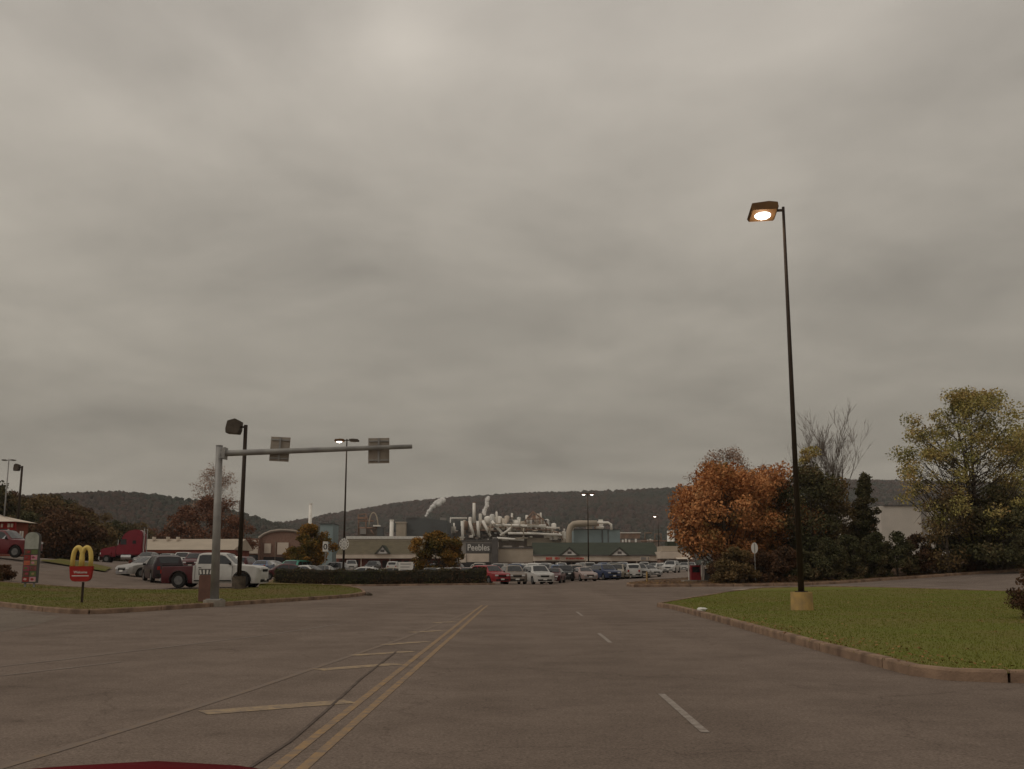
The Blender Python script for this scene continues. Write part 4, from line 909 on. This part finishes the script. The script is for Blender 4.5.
def marks(parent,m,p0,p1,yt,yb,D,n_,seed):
    random.seed(seed); ws=(p1-p0)/n_
    for i in range(n_):
        if random.random()<.15: continue
        mb=bb(MB(),p0+ws*i,p0+ws*(i+random.uniform(.5,.75)),yt+random.uniform(0,.4),yb-random.uniform(0,.3),D,.08); mb.build('letter',M[m],parent)
# mall with olive roof
D=245; t=bld('mall_building','long mall wing with olive shingle roof and white ridge strip behind the hedge',390,D)
part(t,'wall','redfront',336,462,558,569,D,22); part(t,'fascia','cream',336,462,553.8,558.4,D-2.5,2.4)
roof(t,'roof','olive',336,462,540.5,554,D,9,2.6); part(t,'ridge_strip','white',346,428,536.2,538.9,D+9,1.2); part(t,'parapet','tan',346,462,538.25,542,D+9.2,1)
for i in range(17):
    px=339+7.2*i
    if i%4==3: part(t,'column','cream',px,px+.8,558.5,568,D-2.2,.3)
    else: part(t,'shop_window','shop',px,px+5,560.5,567.5,D-.05,.04)
def gable(t,pc,w,yt,yb,D):
    a=P(pc-w/2,yb,D); b=P(pc+w/2,yb,D); c=P(pc,yt,D)
    g=MB().prism([(a.x,a.z),(b.x,b.z),(c.x,c.z)],'y',D,D+5).build('gable',M['white'],t)
    mb=MB()
    for q in (a,b): mb.tube([(q.x,D-.1,q.z),(c.x,D-.1,c.z+.1)],.15,4)
    mb.build('verge_board',M['dkgrey'],g)
    MB().prism([(a.x-.5,a.z-.1),(c.x,c.z+.35),(b.x+.5,b.z-.1),(b.x,b.z+.05),(c.x,c.z+.05),(a.x,a.z+.05)],'y',D-.2,D+6).build('gable_roof',M['green'],g)
    MB().cbox((c.x,D-.03,a.z+(c.z-a.z)*.38),(.9,.05,.55)).build('vent',M['dkgrey'],g)
gable(t,382.5,12,546.5,553.5,D-3)
# department store
D=236; t=bld('department_store','grey flat-roofed store with white lettering above its entrance',477,D)
part(t,'wall','greywall',455,498,541,569,D,20); part(t,'upper_panel','dkgrey',466,491,543.2,552.6,D-.3,.25); part(t,'entrance_panel','cream',466.5,489,553.5,562,D-.5,.45)
part(t,'pylon','cream',459.3,466,553.8,562.5,D-.8,.5); part(t,'pier','dkgrey',492,498,538,569,D-.6,.5); part(t,'doors','shop',462,491,562.5,569,D-.6,.3); part(t,'cornice','dkgrey',455,498,540.2,541.2,D-.2,.5)
text_mesh('store_name','Peebles',2.0,M['white'],t,(X(478.5,D),D-.34,P(0,547.8,D).z),.08,width=X(489.5,D)-X(467.5,D))
D=238; t=bld('store_block','wide blank tan shop block right of the grey department store',516,D)
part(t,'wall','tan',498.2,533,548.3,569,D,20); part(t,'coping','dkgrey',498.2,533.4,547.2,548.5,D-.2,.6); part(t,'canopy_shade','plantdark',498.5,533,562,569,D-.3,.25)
part(t,'roof_unit','greywall',503,512,545.6,547.2,D+6,3); part(t,'roof_unit','greywall',519,524,545.9,547.2,D+8,3)
# green roofed wing
D=240; t=bld('mall_building','green-roofed mall wing with twin small gables behind the front row of cars',595,D)
part(t,'wall','brick',533,662,561,569,D,22); part(t,'fascia','cream',533.2,661.5,555.6,561,D-3,2.8); roof(t,'roof','green',533.2,661.5,542.5,555.2,D,10,3.2)
part(t,'eave_board','dkgrey',533.2,661.5,554.6,555.8,D-3.3,.25)
for i in range(20):
    px=534+6.4*i
    if i%4==0: part(t,'column','cream',px,px+.9,561,569,D-2.8,.3)
    else: part(t,'shop_window','shop',px,px+4.6,562.5,568.5,D-.05,.04)
gable(t,569.5,17,548.5,555.2,D-3.8); gable(t,619.5,17,548.5,555.2,D-3.8)
s=part(t,'shop_sign','cream',545,561,556.4,560.2,D-3.15,.1); marks(s,'redtext',546,560,557,559.7,D-3.25,11,2)
s=part(t,'shop_sign','cream',565,585,556.6,560.2,D-3.15,.1); marks(s,'redtext',566,584,557.4,559.5,D-3.25,13,3)
s=part(t,'shop_sign','cream',640,650,556.4,560.4,D-3.15,.1); marks(s,'greytext',641,649.5,556.8,560,D-3.25,6,5)
# cupola building
D=232; t=bld('store_block','tan shop with tiered roof and cupola left of the orange maple',668,D)
part(t,'wall','brick',660.5,694,559.5,569,D,16); part(t,'lower_roof_fascia','cream',660.5,683,551.5,558.6,D-1.5,10); part(t,'upper_tier','tan',662,679,546,551.3,D-.5,8)
roof(t,'hip_roof','cream',677,693,552.5,559,D-1.2,5,2); part(t,'cupola','green',667.5,676,541.5,545.9,D+1,4); part(t,'shop_window','shop',664,690,560.5,568,D-.05,.04)
# left buildings
D=205; t=bld('brick_building','brick store with curved arched parapet behind the left end of the hedge',277,D)
a=P(259,565,D); pl=[(P(259,572,D).x,P(259,572,D).z),(P(300,572,D).x,P(300,572,D).z)]+[(P(p,y,D).x,P(p,y,D).z) for p,y in ((300,534),(295,531.6),(287,530.8),(279,530.8),(271,532),(264,534.8),(259,538.5))]
MB().prism(pl,'y',D,D+18).build('wall',M['brick'],t)
MB().tube([(P(p,y,D).x,D-.15,P(p,y,D).z) for p,y in ((259,538),(264,534.2),(271,531.4),(279,530.2),(287,530.2),(295,531),(300,533.4))],.28,6).build('arch_trim',M['signback'],t)
part(t,'sign_panel','cream',264,271,543.5,553.2,D-.3,.25); part(t,'sign_panel','cream',277,288.5,542.5,554.5,D-.3,.25); part(t,'pilaster','tan',274.5,275.6,541,566,D-.4,.35); part(t,'doors','shop',263,290,557,569,D-.2,.15)
D=203; t=bld('store_block','pale-fronted store with a big red letter right of the dark lamp post',248,D)
part(t,'wall','brick',228,258.8,538.5,571,D,18); s=part(t,'sign_panel','cream',237,258.2,540,553.5,D-.4,.35); part(t,'storefront','shop',238,258,555,569,D-.2,.15)
text_mesh('letter','K',3.0,M['redtext'],s,(X(243.5,D),D-.46,P(0,546.8,D).z),.08)
D=136; t=bld('strip_mall','long low red-brown strip of shops with tan sloping roof behind the red lorry tractor',190,D)
part(t,'wall','redfront',128,232,550,571,D,9); roof(t,'roof','tan',126,234,539,549.8,D,4.5,1.2); part(t,'fascia','redfront',126,234,549.9,553,D-1.1,.9)
for i in range(11): part(t,'shop_window','shop',132+9*i,138+9*i,556,566,D-.05,.04)
for px in (152,166,176): part(t,'roof_vent','cream',px,px+1.6,536.8,540.5,D+3,1)
# restaurant at left edge
D=84; t=bld('restaurant','restaurant corner with pale hipped roof and red lettered band at the left edge',-8,D)
part(t,'wall','redfront',-50,15,522,556,D,2.4); part(t,'band','red',-50,15.5,521.5,530,D-.3,.25)
a=P(-52,521.4,D-.8); b=P(16,521.4,D-.8); c=P(-4,514.5,D+1.4)
MB().add([(a.x,D-.8,a.z),(b.x,D-.8,b.z),(b.x,D+3,b.z),(a.x,D+3,a.z),(c.x,D+1.4,c.z),(a.x+3,D+1.4,c.z)],[(0,1,4,5),(1,2,4),(2,3,5,4),(3,0,5),(3,2,1,0)]).build('roof',M['cream'],t)
s=part(t,'window','shop',-30,8,528.8,535.8,D-.35,.1); part(s,'sill','white',-30,8.6,535.9,537,D-.5,.3); part(s,'frame','white',7.2,8.6,529,535.8,D-.5,.14)
marks(s,'cream',-16,14,523.5,527.5,D-.4,9,8)
for px in (18.5,20.7): part(t,'column','white',px,px+1.3,531,550,D-1.6,.25)
# behind the trees right: pale warehouse
D=175; t=bld('warehouse','large pale blank-walled warehouse behind the right-hand trees',935,D)
part(t,'wall',mat('pale_warehouse_wall',(.58,.53,.47),(.5,.46,.41),.3,.9),884,1010,506,568,D,40); part(t,'parapet','dkgrey',883.6,1010.4,504.8,506,D-.2,40.4)
part(t,'loading_door','greywall',950,965,545,566,D-.1,.08); part(t,'downpipe','greywall',925,926,506,566,D-.2,.15)
# ---- factory
def pipes(t,lst,D,m='pipe',name='pipe',r=.55,n_=8):
    for pts in lst:
        MB().tube([P(a,b,D) for a,b in pts],r,n_).build(name,M[m],t,True)
def arc(x0,x1,yb,yt,steps=8):
    return [(x0+(x1-x0)*(1-math.cos(PI*i/steps))/2, yb-(yb-yt)*math.sin(PI*i/steps)) for i in range(steps+1)]
D=420; t=bld('warehouse','slate-grey factory shed above the olive-roofed mall',438,D)
mb=MB(); pl=[(P(p,y,D).x,P(p,y,D).z) for p,y in ((406,566),(447,566),(447,520.5),(430,519),(418,517.8),(406,518.5))]; mb.prism(pl,'y',D,D+30).build('wall',M['slate'],t)
part(t,'roof_edge','dkgrey',406,417,517.4,518.6,D-.3,.6); part(t,'vent','dkgrey',432,436,526,527,D-.2,.15); part(t,'roof_unit','greywall',440,446,517.6,520.6,D+4,4)
D=415; t=bld('silo','tan square silo left of the slate factory shed',400.5,D,'silo'); part(t,'shell','tan',395.5,405.6,522.5,566,D,8); part(t,'cap','cream',395,406,521.8,522.6,D-.3,8.6)
def chimney(label,px,yt,D,r,m,bandm=None):
    t=bld('chimney',label,px,D,'chimney'); x=X(px,D); zt=P(0,yt,D).z; z=H(x,D)
    MB().tube([(x,D,z),(x,D,zt)],[r*1.15,r],14).build('shaft',M[m],t,True); MB().tube([(x,D,zt+.01),(x,D,zt+.5)],[r*1.12]*2,14).build('rim',M[bandm or m],t); return t
chimney('tall thin white chimney above the amber-green tree',308.8,504.5,480,.75,'pipe'); chimney('short pale chimney left of the tan silo',391,521,412,.75,'pipe'); 
chimney('thin grey tower mast of the white pipework factory',474,503.5,452,.6,'rustmetal'); chimney('stubby pale stack beside the cupola roof',669.5,532,430,.7,'pipe'); chimney('stubby pale stack right of the other above the cupola roof',673.3,531.5,430,.7,'pipe')
D=430; t=bld('process_tower','rusty frame tower wrapped by a looping pipe above the olive mall roof',366,D,'factory tower')
part(t,'block','plantdark',357,381,527,566,D+2,12); part(t,'tank','slate',377,383,527,536,D-1,4)
pipes(t,[[(358.5,535),(358.5,514.5),(366,514)],[(366,514),(366,535)],[(358.5,521),(374,521)],[(358.5,528),(380,528)],[(371,530),(374,535)]],D,'rustmetal','frame',.35,5)
pipes(t,[arc(369,378,526,512.5)],D-1,'tan','pipe',.28); part(t,'platform','rustmetal',357.5,367,517,519,D-.5,4); part(t,'platform','pipe',373,380,525,526.4,D-1.5,3); part(t,'box','greywall',360,366,528.5,534,D-1,3)
D=425; t=bld('factory_block','small blue-grey factory block right of the tall white chimney',327,D); part(t,'wall','bluegrey',319,333,524,566,D,14); part(t,'roof','slate',318.6,333.4,523,524.1,D-.4,15)
D=400; t=bld('factory_block','big blue-grey windowless factory block behind the green mall roof',598,D); 
part(t,'wall','bluegrey',574,620,529.5,566,D,30); part(t,'parapet','slate',573.7,620.3,529,529.7,D-.3,30.5); part(t,'downpipe','slate',602,602.8,530,556,D-.3,.25); part(t,'downpipe','slate',608,608.6,530,556,D-.3,.25)
pipes(t,[[(569,560),(569,531),(570.5,526.5),(573.5,524),(578,523.3),(597,523.3)]],D-2,'tan','duct',1.1,12)
pipes(t,[[(572,531),(573,527.5),(577,525.6),(590,525.4)],[(578,522.7),(608,522.7),(611,524.5),(611.4,530)],[(596,527.5),(604,527.2)]],D-1,'pipe','pipe',.5,10)
part(t,'roof_unit','pipe',599,603,519.5,529,D+1,3); part(t,'roof_unit','rustmetal',595,599,523.5,529,D+1,3); part(t,'roof_unit','tan',587,592,525.5,529,D+1,3)
D=440; t=bld('factory_block','low brown factory row with white vents right of the blue-grey block',638,D)
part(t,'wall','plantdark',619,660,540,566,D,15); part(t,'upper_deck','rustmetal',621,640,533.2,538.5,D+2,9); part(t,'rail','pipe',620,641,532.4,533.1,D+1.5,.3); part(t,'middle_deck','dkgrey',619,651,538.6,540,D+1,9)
for i,px in enumerate((622,625,628.5,635,647,649.5,651.5)): part(t,'vent','pipe',px,px+1.7,539.6-.8*(i%2),542.2,D-.4,.35)
pipes(t,[[(645,540),(645,533),(652,533)],[(655,541),(655,534),(661,534),(661,541)],[(641,541),(672,541)]],D-1,'rustmetal','pipe',.3,6)
# white pipework plant
D=450; t=bld('factory_plant','sprawling pale factory plant of pipes, drums and stepped decks in the centre','factory' and 505,D,'factory')
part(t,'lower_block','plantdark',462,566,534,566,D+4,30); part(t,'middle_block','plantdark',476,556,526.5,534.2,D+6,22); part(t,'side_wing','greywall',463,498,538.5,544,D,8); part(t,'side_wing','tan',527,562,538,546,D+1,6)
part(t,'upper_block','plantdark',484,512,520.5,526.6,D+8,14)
pipes(t,[[(450.5,533),(450.5,518.2),(467,518.2)],[(454,533),(454,523)]],D-1,'pipe','gantry_pipe',.4,6); part(t,'tank','pipe',446,456,526.5,533,D,4); part(t,'tank','slate',455,461,521,531,D+1,4)
pipes(t,[[(462,521),(462.6,536),(461,548)],[(469.5,521),(473.8,536)],[(477.5,521),(479,537.5)],[(482.5,520.5),(490.5,536.5)],[(491.5,521),(504,535.5)],[(474,503),(474,523)]],D-2,'pipe','chute',.62,8)
def drum(pc,yt,yb,w,D,m='pipe',dome=True,nm='tank'):
    x=X(pc,D); r=w*D/FPX/2; z0=P(0,yb,D).z; z1=P(0,yt,D).z; mb=MB(); pts=[(x,D,z0),(x,D,z1-r*.5)];rs=[r,r]
    if dome: pts+=[(x,D,z1-r*.2),(x,D,z1)]; rs+=[r*.8,r*.25]
    mb.tube(pts,rs,16).build(nm,M[m],t,True)
for a in ((487.5,516,524,7,'pipe'),(497,516.5,527,7,'pipe'),(502,518,527,6,'tan'),(515.5,520,531,10,'pipe'),(523,521,531,6,'tan'),(509,524,533,5,'pipe'),(550,527,535,9,'tan'),(543,525,532,5,'pipe'),(556,533,540,6,'pipe'),(536,527,533,6,'tan'),(466,521,530,4,'rustmetal'),(481,519,528,4,'tan'),(505,535,541,7,'pipe'),(563,538,545,6,'tan')): drum(a[0],a[1],a[2],a[3],D-1+random.uniform(-1,5),a[4])
pipes(t,[[(494,524.8),(520,525.5),(546,526.8)],[(508,533.3),(535,533.6),(562,535)],[(500,535.5),(508,530.5),(512,527)],[(497,538),(524,540)],[(522,526),(546,525.5)]],D-3,'pipe','conveyor',.55,6)
pipes(t,[[(524,522),(530,515),(533,511.5),(537,515),(545,521),(549,527)],[(527,519),(541,519)],[(533,512),(533,530)],[(540,516.5),(540,530)],[(526,521),(526,532)],[(546,523),(546,532)],[(552,532),(558,532),(563,540)],[(484,527),(520,528)],[(516,529.5),(550,530)],[(470,530),(500,531)],[(471,525),(484,525)]],D-1.5,'rustmetal','steel_frame',.3,5)
for i,(a,b,c,d,m_) in enumerate(((478,492,520.5,531,'tan'),(491,505,518.5,530,'pipe'),(504,528,523.5,534,'tan'),(528,545,519.5,531,'cream'),(531,540,515.5,520,'rustmetal'),(544,560,528.5,539,'pipe'),(452,470,527,540,'greywall'),(505,520,519.8,524,'pipe'),(466,480,526,534,'cream'))):
    part(t,'stepped_deck',m_,a,b,c,d,D+1.2+.13*i,6)
for i,(px,yt,w_) in enumerate(((480,513.5,3),(492,514,5),(496.5,511.5,2.2),(507,515.5,5),(512,513,2),(519,517,4),(527,515,3),(538,513.5,4),(541,512.5,2),(547,519,5),(554,523,5),(559,527,4),(499,516,6),(532,518,5),(470,517,3.5),(464,520,3),(564,531,4),(488,518,7))):
    drum(px,yt,yt+15,w_,D+.3+.1*i,('pipe','white','pipe','cream')[i%4],nm='tower')
random.seed(21)
for i in range(98):
    px=random.uniform(452,564); y=random.uniform(517 if 484<px<548 else 526,539); w=random.uniform(.8,3.6); h=random.uniform(.7,2.4)
    part(t,random.choice(['deck','vent','box']),random.choice(['pipe','tan','cream','rustmetal','slate','dkgrey','plantdark','pipe','white','dkgrey']),px,px+w,y,y+h,D-1.5-random.uniform(0,1.5)+0.01*i,2.2)
for i in range(14):
    px=random.uniform(480,556); y=random.uniform(518,536); 
    pipes(t,[[(px,y),(px,y+random.uniform(4,9))]] if i%2 else [[(px,y+4),(px+random.uniform(5,14),y+4+random.uniform(-.6,.6))]],D-3.5-.1*i,random.choice(['pipe','tan']),'pipe',.3,6)
# steam
m,N,L,b=newmat('white_steam'); b.inputs['Base Color'].default_value=(.97,.95,.92,1); b.inputs['Roughness'].default_value=1; b.inputs['Specular IOR Level'].default_value=0
lw=N.new('ShaderNodeLayerWeight'); lw.inputs['Blend'].default_value=.35; cr=N.new('ShaderNodeMath'); cr.operation='MULTIPLY_ADD'; cr.inputs[1].default_value=-.72; cr.inputs[2].default_value=.70; L.new(lw.outputs['Facing'],cr.inputs[0]); L.new(cr.outputs[0],b.inputs['Alpha']); M['steam']=m
def plume(label,pts,D,seed):
    random.seed(seed); mb=MB()
    pts=[tuple(u+(v-u)*f for u,v in zip(a,b)) for a,b in zip(pts,pts[1:]) for f in (0,.33,.66)]
    for (px,py,r_) in pts:
        for k in range(4):
            q=P(px+random.uniform(-.4,.4)*r_,py+random.uniform(-.4,.4)*r_,D+random.uniform(-1,1)); mb.ball(q,r_*D/FPX*random.uniform(.5,.95),.12,10,7)
    tag(mb.build('steam',M['steam'],None,True),label,'steam',kind='stuff')
plume('white steam plume drifting up right from the slate factory shed',[(425.8,516,1.0),(427.5,513.5,1.5),(429.5,510.5,2.1),(432,507.5,2.5),(434.5,505,2.9),(437.5,503,3.2),(441,501.5,3.2),(445,500.5,2.6)],440,1)
plume('narrow white steam column above the pale pipework plant',[(484,514,2.2),(484.5,511,2.1),(486,508,2.0),(487,505,2.0),(486.5,502,2.2),(487.5,499,2.2),(488.5,496.5,2.0)],458,2)
# ------------------------------------------------------------------ haze
mh,N,L,b=newmat('haze_air'); N.remove(b); v=N.new('ShaderNodeVolumePrincipled'); v.inputs['Color'].default_value=(.93,.93,.95,1); v.inputs['Density'].default_value=.00011; v.inputs['Anisotropy'].default_value=.2
L.new(v.outputs['Volume'],N['Material Output'].inputs['Volume'])
HAZE=True
if HAZE: tag(MB().box((-4600,-4600,-4),(4600,4600,330)).build('haze',mh),kind='stuff',label='thin grey haze over the distant hills',cat='haze')
# ------------------------------------------------------------------ sky and sun
w=bpy.data.worlds.new('World'); sc.world=w; w.use_nodes=True; N=w.node_tree.nodes; L=w.node_tree.links; bg=N['Background']; bg.inputs['Strength'].default_value=.1
SE,SA=28.0,-6.4          # thin bright spot in the cloud
SUN=(48.0,-118.0)       # soft direct light
sky=N.new('ShaderNodeTexSky'); sky.sky_type='NISHITA'; sky.sun_disc=False; sky.sun_elevation=R(SUN[0]); sky.sun_rotation=R(SUN[1]); sky.dust_density=4
tc=N.new('ShaderNodeTexCoord'); sp=N.new('ShaderNodeSeparateXYZ'); L.new(tc.outputs['Generated'],sp.inputs[0])
def mth(op,a,b=None,c=None):
    m=N.new('ShaderNodeMath'); m.operation=op
    for i,q in enumerate((a,b,c)):
        if q is None: continue
        if isinstance(q,(int,float)): m.inputs[i].default_value=q
        else: L.new(q,m.inputs[i])
    return m.outputs[0]
zc=mth('MAXIMUM',sp.outputs['Z'],0.0); dn=mth('ADD',zc,.17)
cb=N.new('ShaderNodeCombineXYZ'); L.new(mth('DIVIDE',sp.outputs['X'],dn),cb.inputs[0]); L.new(mth('DIVIDE',sp.outputs['Y'],dn),cb.inputs[1])
def nz(scale,detail,rough,dist=0,off=(0,0,0)):
    mp=N.new('ShaderNodeMapping'); mp.inputs['Location'].default_value=off; L.new(cb.outputs[0],mp.inputs['Vector'])
    a=N.new('ShaderNodeTexNoise'); a.inputs['Scale'].default_value=scale; a.inputs['Detail'].default_value=detail; a.inputs['Roughness'].default_value=rough; a.inputs['Distortion'].default_value=dist; L.new(mp.outputs[0],a.inputs['Vector']); return a.outputs['Fac']
n1=nz(1.3,7,.55,.3,(2.3,.6,0)); n2=nz(3.0,5,.5,.3,(5,1,0)); n3=nz(.45,2,.5,0,(9,4,3))
# base brightness grows with height, broken by the cloud layers
base=N.new('ShaderNodeMapRange'); base.interpolation_type='SMOOTHSTEP'; L.new(sp.outputs['Z'],base.inputs[0]); base.inputs[1].default_value=0; base.inputs[2].default_value=.55; base.inputs[3].default_value=.255; base.inputs[4].default_value=.47
cl=mth('ADD',mth('MULTIPLY',mth('SUBTRACT',n1,.5),1.0),mth('ADD',mth('MULTIPLY',mth('SUBTRACT',n2,.5),.42),mth('MULTIPLY',mth('SUBTRACT',n3,.5),.8)))
br=mth('MULTIPLY',base.outputs[0],mth('ADD',1.0,cl))
sd=Vector((math.sin(R(SA))*math.cos(R(SE)),math.cos(R(SA))*math.cos(R(SE)),math.sin(R(SE))))
vd=N.new('ShaderNodeVectorMath'); vd.operation='DOT_PRODUCT'; L.new(tc.outputs['Generated'],vd.inputs[0]); vd.inputs[1].default_value=sd
glow=mth('MULTIPLY',mth('POWER',mth('MAXIMUM',vd.outputs['Value'],0),1500.),.07); glow2=mth('MULTIPLY',mth('POWER',mth('MAXIMUM',vd.outputs['Value'],0),12.),.0)
br=mth('ADD',br,mth('ADD',glow,glow2))
hue=N.new('ShaderNodeMapRange'); L.new(sp.outputs['Z'],hue.inputs[0]); hue.inputs[1].default_value=0; hue.inputs[2].default_value=.5
mixc=N.new('ShaderNodeMix'); mixc.data_type='RGBA'; L.new(hue.outputs[0],mixc.inputs[0]); mixc.inputs[6].default_value=(1.085,.985,.80,1); mixc.inputs[7].default_value=(1.07,.98,.86,1)
sc_=N.new('ShaderNodeVectorMath'); sc_.operation='SCALE'; L.new(mixc.outputs[2],sc_.inputs[0]); L.new(mth('MULTIPLY',br,10.),sc_.inputs['Scale'])
fm=N.new('ShaderNodeMix'); fm.data_type='RGBA'; fm.inputs[0].default_value=.97; L.new(sky.outputs[0],fm.inputs[6]); L.new(sc_.outputs[0],fm.inputs[7]); L.new(fm.outputs[2],bg.inputs['Color'])
sl=bpy.data.lights.new('sun','SUN'); sl.energy=.7; sl.angle=R(28); sl.color=(1,.93,.84); so=bpy.data.objects.new('sun',sl); COL.objects.link(so)
sv=Vector((math.sin(R(SUN[1]))*math.cos(R(SUN[0])),math.cos(R(SUN[1]))*math.cos(R(SUN[0])),math.sin(R(SUN[0]))))
so.rotation_euler=sv.to_track_quat('Z','Y').to_euler(); so.location=(0,0,50)
# ------------------------------------------------------------------ render settings
vs=sc.view_settings; vs.view_transform='Standard'; vs.look='None'; vs.gamma=1; vs.exposure=-.12; vs.use_curve_mapping=False
sc.cycles.volume_bounces=1; sc.cycles.max_bounces=5; sc.cycles.transparent_max_bounces=16; sc.cycles.use_denoising=True
